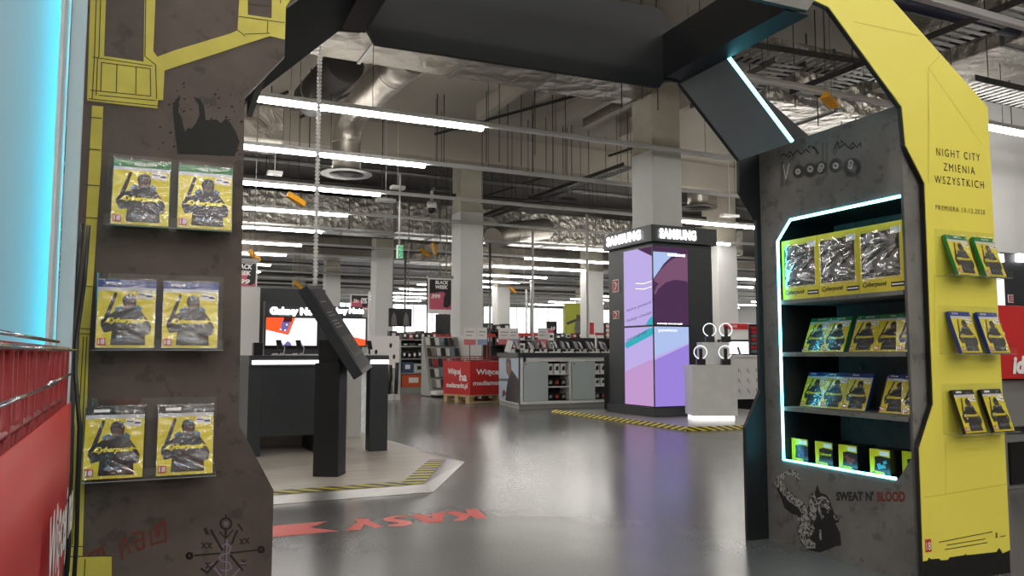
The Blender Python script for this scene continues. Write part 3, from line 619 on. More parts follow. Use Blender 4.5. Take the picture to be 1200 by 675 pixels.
for i, (x, y, z, s, c, nm) in enumerate(((-.22, 1.15, .60, .11, (190, 190, 188), 'white bagged parcel inside the near red wire bin'), (-.2, .85, .62, .10, (150, 140, 130), 'grey bagged parcel inside the near red wire bin'))):
    mb = MB(); mb.obox((x, y, z), (s, s*1.5, s*1.7), Euler((.2, .3, .4+i)).to_matrix()); mb.build('bagged_parcel', mat('parcel%d' % i, c, .4, bump=.6, bscale=20), o=(x, y, z), label=nm, cat='parcel', bevel=.02)
mb = MB(); mb.obox((-.14, 1.40, .70), (.05, .12, .05), Euler((0, 0, .3)).to_matrix()); mb.build('brown_carton', mat('brown_card', (110, 86, 62), .8), o=(-.14, 1.4, .70), label='small brown carton behind the wires of the near bin', cat='carton', bevel=.003)
# ================================================================== THE SHOP (frame 0)
X = Vector
def bld(mb, name, m, label=None, cat=None, group=None, o=None, par=None, **k):
    return mb.build(name, m, par, o=o, label=label, cat=cat, group=group, **k)
# ---- setting
ZC = 5.3
MB().box(-9, 34, -7, 44, -.1, 0).build('floor', M['floor'], kind='structure')
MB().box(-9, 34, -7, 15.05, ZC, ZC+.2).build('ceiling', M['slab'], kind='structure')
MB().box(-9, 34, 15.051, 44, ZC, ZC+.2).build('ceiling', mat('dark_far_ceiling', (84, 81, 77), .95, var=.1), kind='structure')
wm = mat('shop_wall_paint', (176, 176, 172), .8, var=.03)
MB().box(-9.2, -9, -7, 44, -.1, ZC+.2).build('wall_left', wm, kind='structure'); MB().box(34, 34.2, -7, 44, -.1, ZC+.2).build('wall_right', wm, kind='structure')
MB().box(-9, 34, -7.2, -7, -.1, ZC+.2).build('wall_front', wm, kind='structure'); MB().box(-9, 34, 44, 44.2, -.1, ZC+.2).build('wall_back', wm, kind='structure')
for i, (x0, x1) in enumerate(((7.2, 11.5), (12.3, 18), (19, 24.5), (25.5, 31))):
    mb = MB(); mb.box(x0, x1, 43.93, 43.99, .6, 3.7)
    wd = mb.build('window_%d' % (i+1), M['whitem'], kind='structure', o=((x0+x1)/2, 43.95, .6))
    MB().box(x0+.06, x1-.06, 43.91, 43.925, .66, 3.64).build('window_pane', emis('bright_daylit_glass', (250, 252, 255), 2.2), wd)
    g_ = MB()
    for k in range(1, 5): g_.box(x0+(x1-x0)*k/5-.03, x0+(x1-x0)*k/5+.03, 43.88, 43.905, .66, 3.64)
    g_.build('window_frame', M['whitem'], wd)
MB().box(-9, 34, 14.75, 15.05, 4.72, ZC).build('trim_1', M['slab'], kind='structure'); MB().box(-9, 34, 28.2, 28.5, 4.6, ZC).build('trim_2', M['slab'], kind='structure')
# ---- columns
cols = [(6.62, 9.15, .5, 3.63), (6.36, 15.58, .52, 3.8), (6.36, 22.0, .52, 3.75), (6.36, 28.4, .52, 3.7), (13.6, 9.0, .75, 3.4), (13.5, 16.0, .62, 3.6), (13.5, 22.3, .56, 3.5), (13.4, 29.2, .56, 3.5), (6.4, 35, .5, 3.6), (13.4, 35.6, .5, 3.6), (20.6, 35, .5, 3.5), (20.4, 28.6, .5, 3.5)]
cl = ['white column rising out of the lit advertising tower', 'white column beside the black week poster, left of centre', 'white column behind the demo table, left of the exit sign', 'dim column behind the white dangling conduit', 'broad white column at the far right behind the yellow pillar', 'white column right of the advertising tower', 'white column with small red sign behind the phone counter', 'slim distant column right of the black week poster', 'farthest thin column in the left row', 'farthest thin column in the middle row', 'farthest thin column in the right row', 'distant column hidden mostly behind the tower']
for (x, y, w, zp), lb in zip(cols, cl):
    t = thing('column', lb, 'column', (x, y, 0)); h = w/2
    MB().box(x-h, x+h, y-h, y+h, 0, zp).build('painted_shaft', M['paint'], t, bevel=.012)
    MB().box(x-h+.012, x+h-.012, y-h+.012, y+h-.012, zp, ZC).build('raw_top', M['col'], t)
# ---- light rails
DUCTS = []
def top_at(x, y, z):
    c = [d[4] for d in DUCTS if d[0]-.03 < x < d[1]+.03 and d[2]-.03 < y < d[3]+.03 and d[4] > z]
    return min(c)-.02 if c else ZC
QD = U(1120, 90, 'z', 4.3)
DUCTS += [(-6, 6.3, 8.15, 9.45, 4.4), (-6, 17.5, 19.6, 20.8, 3.95), (-6, 20, 25.5, 26.6, 3.95), (7.2, 13.2, 7.55, 8.5, 4.05), (QD.x-.35, QD.x+.9, 3.2, 7.4, 4.35)]
rows = [-5.2, -2.9, -.6, 1.7, 4.0, 5.95, 8.6, 10.7, 13.0, 15.27, 17.6, 20.0, 22.2, 24.9, 27.1, 29.4, 31.7, 34.0, 36.3, 38.6]
for i, y in enumerate(rows):
    z = 3.5; seen = i >= 4
    lb = 'white light rail with glowing tubes, %s rail counted from the arch' % ORD[i-4] if seen else 'white light rail with added unseen tubes overhead, %s one behind the viewpoint' % ORD[3-i]
    t = thing('light_rail', lb, 'ceiling light', (3.7, y, z), group='light rails under the ceiling')
    MB().box(-8.8, 33.8, y-.03, y+.03, z+.03, z+.085).build('rail', M['whitem'], t, bevel=.004)
    for x in ([k*2.35 for k in range(0, 10)] if seen else [-4.7, 0, 4.7]): MB().tube([(x, y, z+.0855), (x, y, top_at(x, y, z))], .004, 4).build('suspension_wire', M['dsteel'], t)
    segs = [(-8.6, -5.5), (.42, 3.7), (9.93, 13.2), (19.4, 22.7), (28.8, 32.0)]
    if y == 5.95: segs = [(8.75, 12.0), (19.4, 22.7)]
    if y == 4.0: segs = [(-5, -1.8), (14, 17)]
    if y == 1.7: segs = [(-6, -2.7), (-1.6, 1.6), (3.2, 6.4), (9.93, 13.2)]  # tubes on this and the rows behind: unseen, added to brighten the arch front
    if y == -.6: segs = [(-4.5, -1.2), (-.8, 2.4), (2.8, 6.0), (9.93, 13.2)]
    if y == -2.9: segs = [(-4.5, -1.2), (-.8, 2.4), (2.8, 6.0)]
    if y == -5.2: segs = [(-4.5, -1.2), (-.8, 2.4), (2.8, 6.0)]
    for (a_, b_) in segs:
        MB().box(a_, b_, y-.032, y+.032, z-.018, z+.029).build('light_tube', M['tube'], t)
# ---- ceiling services
def duct_box(x0, x1, y0, y1, z0, z1, lb, m='foil', nm='air_duct'):
    r = thing(nm, lb, 'air duct', ((x0+x1)/2, (y0+y1)/2, z0)); mb = MB(); mb.box(x0, x1, y0, y1, z0, z1); mb.build('duct_body', M[m], r, bevel=.02)
    L_ = x1-x0; along = L_ > (y1-y0); n = int(max(L_, y1-y0)/1.2)
    for k in range(1, n):
        s = MB()
        if along: x = x0+k*1.2; s.box(x-.02, x+.02, y0-.015, y1+.015, z0-.015, z1+.01); hp = (x, (y0+y1)/2)
        else: y = y0+k*1.2; s.box(x0-.015, x1+.015, y-.02, y+.02, z0-.015, z1+.01); hp = ((x0+x1)/2, y)
        j_ = s.build('joint_strap', M['galv'], r)
        if k % 3 == 1: MB().tube([(*hp, z1+.01), (*hp, ZC)], .01, 5).build('strap_hanger', M['dsteel'], j_)
    return r
duct_box(-6, 6.3, 8.15, 9.45, 4.4, 5.0, 'wide foil-wrapped air duct just beyond the arch header', 'foild')
duct_box(-6, 17.5, 19.6, 20.8, 3.95, 4.75, 'long foil-wrapped duct crossing behind the exit sign')
duct_box(-6, 20, 25.5, 26.6, 3.95, 4.6, 'farther foil-wrapped duct crossing the hall', 'foild')
duct_box(7.2, 13.2, 7.55, 8.5, 4.05, 4.9, 'bright foil-wrapped duct seen through the right side of the arch')
qe = U(333, 150, 'y', 12.0); DUCTS.append((-6, qe.x, 12.0, 12.9, 3.98))
duct_box(-6, qe.x, 12.0, 12.9, 3.98, 4.5, 'foil-wrapped duct stub beside the left brown pillar', 'foild')
q = [U(1120, 90, 'z', 4.3), U(1200, 66, 'z', 4.3)]
duct_box(q[0].x-.35, q[0].x+.9, 3.2, 7.4, 4.35, 5.0, 'large foil-wrapped duct above the right of the yellow pillar', 'foil')
# round ducts with diffusers
def rduct(pts, r, lb, flange=True, m='foils'):
    t = thing('round_duct', lb, 'air duct', pts[-1]); MB().tube(pts, r, 16).build('duct_pipe', M[m], t)
    e = X(pts[-1])
    if flange:
        mb = MB(); mb.tube([e+X((0, 0, .05)), e], [r*1.05, r*1.75], 20); mb.tube([e, e-X((0, 0, .02))], [r*1.78, r*1.78], 20); mb.build('diffuser_plate', M['galv'], t)
        mb = MB(); mb.tube([e-X((0, 0, .021)), e-X((0, 0, .045))], [r*1.2, r*.4], 16); mb.build('diffuser_cone', M['dsteel'], t)
    for k in range(1, len(pts)-1, 2):
        p = X(pts[k]); MB().tube([p, p+(X(pts[k+1])-p).normalized()*.04], r*1.02, 16).build('joint_ring', M['foils'], t)
    return t
p = [U(484, 66, 'z', 4.72), U(462, 84, 'z', 4.7), U(436, 108, 'z', 4.66), U(418, 128, 'y', 12.6), U(409, 148, 'y', 12.9), U(406, 166, 'y', 13.0), U(406, 185, 'y', 13.0), U(406, 203, 'y', 13.0)]
rduct(p, [.3, .3, .28, .27, .26, .24, .22, .22][0]*.8, 'round foil duct bending down to a ceiling diffuser, left of centre')
p = [U(405, 74, 'z', 4.66), U(374, 106, 'z', 4.6), U(364, 117, 'z', 4.58)]
rduct(p, .26, 'dark round duct stub beside the bending duct', False, 'dsteel')  # dark steel surface, no foil wrap
p = [U(905, 195, 'y', 14.5), U(850, 196, 'y', 15.2), U(832, 202, 'y', 15.5), U(820, 214, 'y', 15.5), U(818, 228, 'y', 15.5), U(818, 243, 'y', 15.5)]
rduct(p, .26, 'round foil duct bending down right of the tower column')
p = [U(640, 268, 'y', 19), U(600, 272, 'y', 18.5), U(578, 280, 'y', 18)]
rduct(p, .28, 'round foil duct lying above the far rails, centre', False)
# ribs under the slab
for i, (xp, y0, y1, dz) in enumerate(((2.7, 9.6, 12.9, .26), (3.75, 9.6, 12.9, .2), (5.5, 9.6, 12.9, .3), (6.2, 9.6, 12.0, .12), (7.0, 9.6, 13.0, .34), (7.65, 9.6, 12.8, .2), (8.45, 9.6, 12.8, .3), (1.5, 9.6, 12.9, .25))):
    mb = MB(); mb.prism([(y0, ZC-.002), (y1, ZC-.002), (y1, ZC-dz), (y0+.4, ZC-dz*.9)], 'x', xp-.07, xp+.07)
    bld(mb, 'ceiling_rib', M['slab'], 'concrete rib under the slab, %s one over the bent duct' % ORD[i], 'ceiling rib', 'ribs under the slab', o=(xp, y0, ZC-.2))
# cable trays
def tray(p0, p1, w, lb, m='galv'):
    p0, p1 = X(p0), X(p1); t = thing('cable_tray', lb, 'cable tray', p0); d = (p1-p0); L_ = d.length; d.normalize(); s = d.cross(X((0, 0, 1))).normalized(); rt = Matrix((d, s, X((0, 0, 1)))).transposed()
    mid = (p0+p1)/2; mb = MB()
    for sg in (-1, 1): mb.obox(mid+s*sg*w/2+X((0, 0, .03)), (L_, .006, .07), rt)
    mb.build('side_walls', M['dsteel'], t)
    n = int(L_/.11); mb = MB()
    for k in range(n): mb.obox(p0+d*(k+.5)*L_/n, (L_/n*.55, w, .006), rt)
    mb.build('slotted_bottom', M[m], t)
    for k in range(int(L_/1.8)+1):
        for sg in (-1, 1): q = p0+d*min(k*1.8+.2, L_-.1)+s*sg*(w/2+.012); MB().tube([q, (q.x, q.y, top_at(q.x, q.y, q.z))], .006, 4).build('hanger_rod', M['dsteel'], t)
    return t
tray((5.6, 6.95, 4.25), (9.2, 6.6, 4.25), .42, 'slotted cable tray crossing the gap right of the header')
tray((6.35, 6.3, 3.95), (6.55, 8.0, 3.95), .4, 'cable tray running back behind the cyan strip')
q = U(1100, 52, 'z', 4.1); tray((q.x, 2.6, 4.1), (q.x, 7.4, 4.1), .42, 'slotted cable tray over the top right of the yellow pillar')
tray((8.1, 5.6, 3.75), (12.5, 5.6, 3.75), .4, 'cable tray behind the upper edge of the yellow pillar')
tray((2.1, 15.8, 4.15), (12.8, 15.8, 4.15), .35, 'dark cable tray crossing above the second rail', 'dsteel')
q0 = U(590, 256, 'z', 4.3); q1 = U(739, 195, 'z', 4.3); tray((q1.x, q1.y, 4.3), (q1.x-.2, q0.y, 4.3), .3, 'dark slotted tray running away left of the tower column', 'dsteel')
# pipes
def pipe(p0, p1, r, m, lb, grp=None):
    return bld(MB().tube([p0, p1], r, 8), 'ceiling_pipe', M[m], lb, 'pipe', grp, o=p0)
q0 = U(1060, 2, 'z', 4.45); q1 = U(1200, 40, 'z', 4.45); pipe((q0.x-1.2, q0.y+.05, 4.45), (q1.x+2, q0.y-.05, 4.45), .075, 'navy', 'dark blue pipe above the top right corner')
pipe((9.5, 5.05, 4.4), (13, 5.05, 4.4), .06, 'navy', 'short dark blue pipe behind the right cable tray')
for i, (y, z, r, m) in enumerate(((17.0, 4.5, .04, 'dsteel'), (16.5, 4.75, .05, 'galv'), (21.6, 4.1, .05, 'dsteel'), (22.9, 4.35, .07, 'galv'), (23.6, 4.0, .04, 'dsteel'), (27.6, 4.2, .06, 'dsteel'), (29.8, 4.1, .07, 'galv'), (31.2, 4.3, .05, 'dsteel'), (32.8, 4.05, .07, 'dsteel'), (34.9, 4.2, .08, 'galv'), (37.2, 4.1, .08, 'dsteel'), (39.5, 4.2, .1, 'dsteel'))):
    pipe((-8, y, z), (28, y, z), r, m, 'long ceiling pipe crossing the hall, %s one from the front' % ORD[i], 'pipes crossing the hall')
for i, (xa, ya_, xb, yb_) in enumerate(((2.3, 16, 4.2, 9.6), (4.4, 17, 7.2, 10.2), (1.2, 16, 2.2, 13.4), (8.5, 22, 9.5, 14))):
    pipe((xa, ya_, 5.2), (xb, yb_, 5.2), .028, 'dsteel', 'thin dark conduit running away under the slab, %s from left' % ORD[i], 'conduits under the slab')
bw = mat('void_darkness_black', (34, 33, 32), .8)  # near-black sheet put in for the darkness of the ceiling void
MB().box(-7, 6.0, 21.9, 22.0, 4.78, 5.2995).build('void_darkness_sheet', bw, o=(0, 21.9, 4.8), label='near-black sheet standing in for darkness high behind the long foil duct', cat='panel')
# hanging rods
spots = [U(px, 200, 'y', y) for px, y in ((585, 11.5), (595, 12.2), (611, 11.8), (619, 13.4), (624, 12.4), (627, 11.2), (640, 13.1), (648, 11.6), (660, 12.5), (663, 11.8), (670, 12.8), (736, 12.2), (690, 13.5), (710, 13.8), (448, 14.2), (512, 12.7), (520, 12.7), (565, 14), (362, 12.4), (316, 13.5), (312, 15.0), (570, 12.2), (600, 14))]
spots += [U(px, 60, 'y', y) for px, y in ((1061, 6.9), (1078, 6.9), (1083, 7.1), (1145, 6.6), (1181, 6.4), (956, 7.4), (878, 7.2), (900, 7.3), (930, 7.3), (1000, 7.6), (728, 8), (752, 8.1), (770, 8.0), (983, 7.8))]
spots = sorted(spots, key=lambda p: sx(p)); n = len(spots)
for i, p in enumerate(spots):
    zb_ = 3.6+.5*((i*37) % 10)/10
    bld(MB().tube([(p.x, p.y, zb_), (p.x, p.y, top_at(p.x, p.y, zb_))], .008, 4), 'hanging_rod', M['dsteel'], 'thin dark threaded rod hanging loose from the ceiling slab, %s' % od(i, n), 'rod', 'threaded rods hanging from the slab', o=(p.x, p.y, zb_))
# poles from rails down to the floor
for i, (px, y, zt_, m) in enumerate(((689, 13.1, 3.5, 'whitem'), (624.5, 15.3, 3.5, 'whitem'), (574, 17.6, 3.5, 'galv'), (474, 20, 3.5, 'galv'), (622, 24.9, 3.4, 'galv'), (600, 22.3, 3.6, 'whitem'), (617, 24, 3.0, 'whitem'), (500, 26, 3.4, 'galv'))):
    if i == 5: continue
    p = U(px, 415, 'y', y); bld(MB().tube([(p.x, y, 0), (p.x, y, zt_)], .028 if i < 4 else .035, 8), 'support_pole', M[m], 'slim vertical pole from light rail to floor, %s one back' % ORD[i], 'pole', 'vertical poles under the rails', o=(p.x, y, 0))
# white ribbed conduit
p = U(372, 200, 'y', 8.0); mb = MB(); k = 0; z = 1.2
pts = []; rs = []
while z < 4.42: pts += [(p.x, 8.0, z), (p.x, 8.0, z+.02), (p.x, 8.0, z+.021), (p.x, 8.0, z+.038)]; rs += [.024, .024, .013, .013]; z += .039
mb.tube(pts, rs, 8, smooth=False); mb.tube([(p.x, 8, 4.42), (p.x, 8, ZC)], .006, 5)
bld(mb, 'ribbed_conduit', mat('white_ribbed_plastic', (226, 226, 224), .4), 'white ribbed cable conduit dangling above the demo table', 'cable conduit', o=(p.x, 8, 1.2))
# exit sign, domes, emergency lamps
t = thing('exit_sign', 'small green emergency exit sign on a white drop pole', 'exit sign', U(468, 288, 'y', 13)); c = U(468.5, 295.5, 'y', 13.2)
MB().tube([(c.x-.01, 13.2, c.z+.12), (c.x-.01, 13.2, 3.95)], .017, 6).build('drop_pole', M['whitem'], t)
MB().box(c.x-.05, c.x+.05, 13.17, 13.23, c.z-.11, c.z+.12).build('sign_body', M['text_w'], t)
MB().box(c.x-.042, c.x+.044, 13.162, 13.169, c.z-.095, c.z+.10).build('green_panel', emis('exit_green', (58, 150, 100), .8), t)
gm = MB(); gm.stroke([(c.x-.01, c.z+.06), (c.x+.005, c.z), (c.x-.02, c.z-.07)], .014, lambda p: (p[0], 13.158, p[1])); gm.stroke([(c.x+.005, c.z), (c.x+.03, c.z-.05)], .014, lambda p: (p[0], 13.158, p[1])); gm.stroke([(c.x-.03, c.z+.04), (c.x+.03, c.z+.03)], .012, lambda p: (p[0], 13.158, p[1]))
gm.build('running_figure', M['text_w'], t)
t = thing('dome_camera', 'white ceiling dome camera left of the white column', 'security camera', U(506, 240, 'y', 13.5)); c = U(506, 243, 'y', 13.5)
MB().tube([(c.x, c.y, c.z+.3), (c.x, c.y, c.z+.12)], .03, 8).build('mount', M['whitem'], t); MB().tube([(c.x, c.y, c.z+.12), (c.x, c.y, c.z+.1), (c.x, c.y, c.z-.02)], [.05, .09, .09], 14).build('housing', M['whitem'], t)
MB().tube([(c.x, c.y, c.z-.02), (c.x, c.y, c.z-.07), (c.x, c.y, c.z-.1), (c.x, c.y, c.z-.115)], [.075, .068, .045, .01], 14).build('dome', mat('smoked_dome', (30, 30, 34), .08), t)
for i, (px, py, y, w) in enumerate(((452, 235, 14, .35), (466, 220, 13.6, .25), (322, 203, 14, .25), (855, 253, 14, .45), (614, 331, 24, .5), (517, 222, 13.6, .3), (625, 233, 13, .3), (665, 234, 13, .3))):
    c = U(px, py, 'y', y); bld(MB().box(c.x-w/2, c.x+w/2, y-.08, y+.08, c.z-.03, c.z+.03).tube([(c.x, y, c.z+.03), (c.x, y, ZC)], .007, 5), 'service_fitting', M['whitem'] if i < 5 else M['dsteel'], '%s slim fitting hung under the ceiling, %s of eight' % ('white' if i < 5 else 'dark', ORD[i]), 'ceiling fitting', 'slim fittings under the ceiling', o=c, bevel=.006)
# amber hanging markers
am = [(347, 234, 12, 26, 'beside the third light rail'), (298, 300, 17, 40, 'over the cropped black week poster'), (498, 296, 18.9, 30, 'left one of the pair by the white column'), (509, 291, 18.4, 75, 'upright one of the pair by the white column'), (601, 340, 24, 38, 'on a white rod over the phone counter'), (973, 117, 5.8, 22, 'through the right side of the arch'), (349, 334, 24, 35, 'small distant one above the dark backdrop')]
for px, py, y, ang, lb in am:
    c = U(px, py, 'y', y); t = thing('hanging_marker', 'amber folded hanging marker, '+lb, 'hanging marker', c, group='amber hanging markers')
    rm = Euler((0, R(ang), R(10))).to_matrix(); L_ = .30 if y != 5.8 else .21
    mb = MB(); pr = [(-.055, -.035), (.055, -.035), (.0, .06)]; vs = [rm@X((s*L_/2, a_, b_)) + c for s in (-1, 1) for a_, b_ in pr]
    mb.add(vs, [(0, 1, 2), (5, 4, 3), (0, 3, 4, 1), (1, 4, 5, 2), (2, 5, 3, 0)]); mb.build('folded_card', M['orange'], t, bevel=.004)
    wr = MB(); e0 = c+rm@X((-L_/2, 0, .04)); e1 = c+rm@X((0, 0, .06)); wr.tube([e0, (e0.x, e0.y, top_at(e0.x, e0.y, e0.z))], .003, 4); wr.tube([e1, (e1.x, e1.y, top_at(e1.x, e1.y, e1.z))], .003, 4); wr.build('hanging_wires', M['dsteel'], t)
# floor decal KASY
xs0, xs1 = .885, 1.675; mb = MB()
ff = lambda x, y: (lambda q: (q.x, q.y))(U(400+x/6.667, 590+y/6.667, 'z', 0))
for pl_ in ([(970, 48), (1065, 46), (1140, 115), (1050, 122), (1012, 98), (985, 112), (960, 134), (870, 138), (925, 108), (800, 68), (890, 62), (985, 82)],
            [(535, 88), (625, 84), (640, 92), (712, 88), (710, 78), (808, 72), (790, 146), (655, 156)], [(325, 118), (400, 98), (515, 94), (530, 106), (420, 112), (405, 120), (540, 140), (555, 160), (480, 180), (365, 180), (368, 166), (445, 160), (445, 152), (335, 138)],
            [(110, 124), (215, 120), (222, 138), (330, 182), (265, 194), (180, 166), (150, 206), (35, 212), (125, 150)]):
    mb.add([(*ff(*q), .0012) for q in pl_], [tuple(range(len(pl_)))])
hole = [(665, 104), (712, 102), (706, 124)]
kas = bld(mb, 'floor_lettering', M['decal'], 'red floor letters KASY facing away on the grey floor', 'floor sign', o=(1.25, 3.83, .0012))
MB().add([(*ff(*q), .0016) for q in hole], [(0, 1, 2)]).build('letter_gap', M['floor'], kas)
q = [U(*p, 'z', 0) for p in ((383, 611), (362, 618.5), (397, 622.5), (362, 623.5))]
fa = [U(384, 611, 'z', 0), U(363, 618.5, 'z', 0), U(398, 622.5, 'z', 0), U(320, 629, 'z', 0)]
mb = MB().add([(fa[0].x, fa[0].y, .0012), (fa[1].x, fa[1].y, .0012), (fa[2].x, fa[2].y, .0012), (-.6, 3.735, .0012), (-.6, 3.985, .0012)], [(0, 1, 2, 3, 4)])
bld(mb, 'floor_arrow', M['decal'], 'red floor arrow band with notched end left of the lettering', 'floor sign', o=(.3, 3.85, .0012))
# ================================================================== DEMO PLATFORM, TABLE, TOTEM
pc = [(-1.2, 4.60), (1.60, 4.60), (2.12, 5.60), (2.06, 8.9), (-1.2, 8.9)]
t = thing('demo_platform', 'pale plank platform edged with hazard tape under the demo table', 'platform', (.5, 6.5, 0))
MB().prism(pc, 'z', .001, .035).build('plank_top', M['wood'], t)
def ramp(a, b, c, d): # a,b top inner edge; c,d outer floor edge
    return MB().add([(*a, .035), (*b, .035), (*c, .002), (*d, .002), (*a, .001), (*b, .001)], [(0, 3, 2, 1), (0, 1, 5, 4), (1, 2, 5), (0, 4, 3), (4, 5, 2, 3)])
for a_, b_, c_, d_ in (((-1.2, 4.60), (1.60, 4.60), (1.63, 4.50), (-1.2, 4.50)), ((1.60, 4.60), (2.12, 5.60), (2.29, 5.64), (1.63, 4.50)), ((2.12, 5.60), (2.06, 8.9), (2.14, 8.9), (2.29, 5.64))): ramp(a_, b_, c_, d_).build('ramp_edge', M['alu'], t)
hz1 = stripes('hazard_tape_fine', (214, 200, 50), (24, 24, 22), 8.5, (1.0, .8, 0))
MB().add([(-1.2, 4.60, .0375), (1.60, 4.60, .0375), (1.66, 4.735, .0375), (-1.2, 4.735, .0375)], [(0, 1, 2, 3)]).build('hazard_tape', hz1, t)
MB().add([(1.605, 4.615, .0378), (2.12, 5.59, .0378), (2.00, 5.62, .0378), (1.50, 4.70, .0378)], [(0, 1, 2, 3)]).build('hazard_tape', stripes('hazard_tape_fine2', (214, 200, 50), (24, 24, 22), 9, (.2, 1, 0)), t)
PZ = .035
# demo table
t = thing('demo_table', 'black demo table with glowing front edge on the plank platform', 'table', (1.3, 6.5, PZ))
MB().box(.80, 1.89, 6.30, 7.05, .765, .80).build('table_top', M['coal'], t, bevel=.003)
for x0, x1 in ((.82, 1.42), (1.735, 1.885)): MB().box(x0, x1, 6.292, 6.30, .733, .762).build('glow_strip', emis('edge_glow', (255, 252, 248), 2.6), t, label='glowing white strip under the table edge')
MB().box(.80, 1.42, 6.302, 6.34, .72, .7645).build('apron', M['coal'], t)
MB().box(.90, 1.42, 6.32, 6.345, .185, .72).build('front_panel', M['coal'], t)
for x0, x1, y0, y1 in ((.80, .90, 6.32, 6.9), (1.735, 1.885, 6.302, 6.42), (1.32, 1.42, 6.36, 6.9)):
    MB().box(x0, x1, y0, y1, PZ+.0005, .7645).build('leg', M['coal'], t, bevel=.003)
MB().box(.92, 1.40, 6.92, 6.95, PZ+.0005, .30).build('pale_kick_board', M['wood'], t)
# phones on the table
def stand(px, y, z, lab, open_=True):
    c = U(px, 410, 'y', y); t = thing('phone_stand', lab, 'phone stand', (c.x, y, z))
    MB().box(c.x-.05, c.x+.05, y-.04, y+.06, z, z+.008).build('base_plate', M['whitem'], t, bevel=.002)
    MB().tube([(c.x, y, z+.008), (c.x, y+.01, z+.07)], .008, 8).build('neck', M['pcase'], t)
    MB().obox((c.x, y, z+.085), (.045, .01, .075), Euler((-.3, 0, .4)).to_matrix()).build('phone', M['pcase'], t, bevel=.003)
    MB().tube([(c.x+.02, y+.03, z+.1), (c.x+.05, y+.04, z+.06), (c.x+.04, y+.02, z+.015), (c.x-.05, y-.02, z+.012)], .004, 6).build('cable', M['text_w'], t)
stand(327, 6.45, .80, 'phone on a slim stand at the left of the demo table'); stand(350, 6.45, .80, 'phone on a white cradle near the middle of the demo table'); stand(433, 6.5, .80, 'small phone stand at the right end of the demo table')
c = U(301, 412, 'y', 6.5); bld(MB().box(c.x-.03, c.x+.04, 6.45, 6.55, .80, .90), 'alarm_box', M['pcase'], 'small black box at the left end of the demo table', 'alarm box', o=(c.x, 6.5, .8), bevel=.004)
for i, px in enumerate((341, 365, 447)):
    c = U(px, 416, 'y', 6.42); mb = MB().box(c.x-.045, c.x+.045, 6.38, 6.46, .8005, .810); bld(mb, 'info_card', M['card'], 'flat white card on the demo table, %s of three' % od(i, 3), 'card', 'cards on the demo table', o=(c.x, 6.42, .80), bevel=.002)
# dark backdrop with two screens
def backdrop(x0, x1, y, z1_, scr, txt, tx, lab, mir=False):
    t = thing('screen_wall', lab, 'display wall', ((x0+x1)/2, y, PZ)); MB().box(x0, x1, y, y+.12, PZ+.0005, z1_).build('backdrop_board', M['coal'], t, bevel=.004)
    a_, b_ = scr; sc = MB().box(a_[0]-.015, b_[0]+.015, y-.04, y-.001, b_[1]-.015, a_[1]+.015).build('screen_bezel', M['pcase'], t, bevel=.002)
    w_ = b_[0]-a_[0]; h_ = a_[1]-b_[1]; P = lambda o: (lambda p: (a_[0]+p[0]*w_, y-.041-o, b_[1]+p[1]*h_)); s = MB()
    s.poly([(0, 0), (1, 0), (1, 1), (0, 1)], P(0), 0)
    if not mir:
        s.poly([(0, .52), (.43, .36), (.56, 1), (0, 1)], P(.0012), 1); s.poly([(0, .5), (.45, .34), (.46, .37), (0, .56)], P(.0018), 4); s.poly([(.28, .55), (.40, .48), (.50, .97), (.36, 1), (.30, .85)], P(.0024), 2); s.poly([(.33, .84), (.50, .86), (.50, 1), (.34, 1)], P(.003), 3); s.poly([(.34, 0), (.42, .16), (.48, .10), (.50, 0)], P(.0012), 2)
        for cx, cy in ((.28, .58), (.37, .55), (.40, .75)): s.poly([(cx+.02*cos(k), cy+.03*sin(k)) for k in (0, 1, 2, 3, 4, 5)], P(.0035), 0)
    else:
        s.poly([(0, .45), (1, .25), (1, 0), (0, 0)], P(.0012), 1); s.poly([(0, .62), (1, .30), (1, .22), (0, .45)], P(.0018), 4); s.poly([(.1, .8), (.22, .78), (.26, 1), (.08, 1)], P(.002), 2)
    s.build('screen_picture', [M['scr_w'], emis('screen_orange', (238, 72, 34), 1.0), emis('screen_indigo', (92, 80, 130), .9), emis('screen_dark', (60, 26, 26), .8), emis('screen_pink', (240, 190, 206), 1.0)], sc)
    tm = MB(); text_mb(tm, txt, tx, lambda p: (p[0], y-.012, p[1]), bold=.06); tm.build('glowing_lettering', emis('sign_white', (255, 255, 255), 3.0), t, label='glowing white lettering above the screen')
g1 = lambda px, py, y: (lambda q: (q.x, q.z))(U(px, py, 'y', y))
a_ = g1(312, 372, 7.36); b_ = g1(371, 405, 7.36); c_ = g1(316, 371, 7.4); d_ = g1(378, 361, 7.4)
backdrop(1.012, 1.60, 7.4, 1.405, (a_, b_), 'Galaxy Note', (c_[0], c_[1], g1(376, 370, 7.4)[0], g1(376, 361, 7.4)[1]), 'dark backdrop with lit orange and white screen behind the demo table')
a_ = g1(393, 373, 7.76); b_ = g1(428, 405, 7.76)
backdrop(1.62, 2.06, 7.8, 1.28, (a_, b_), 'Galaxy Note', (g1(384, 369, 7.8)[0], g1(384, 369, 7.8)[1], g1(426, 369, 7.8)[0], g1(426, 361, 7.8)[1]), 'lower dark backdrop with second lit screen right of the slanted totem', True)
bld(MB().box(.80, 1.005, 7.3, 7.45, PZ+.0005, 1.40), 'upright_board', M['white'], 'white upright end panel beside the brown pillar', 'panel', o=(.9, 7.35, PZ), bevel=.004)
c = U(412, 440, 'y', 7.5); bld(MB().box(c.x-.05, c.x+.08, 7.45, 7.6, PZ+.0005, .72), 'upright_board', M['white'], 'low white end panel seen under the slanted totem', 'panel', o=(c.x, 7.5, PZ), bevel=.004)
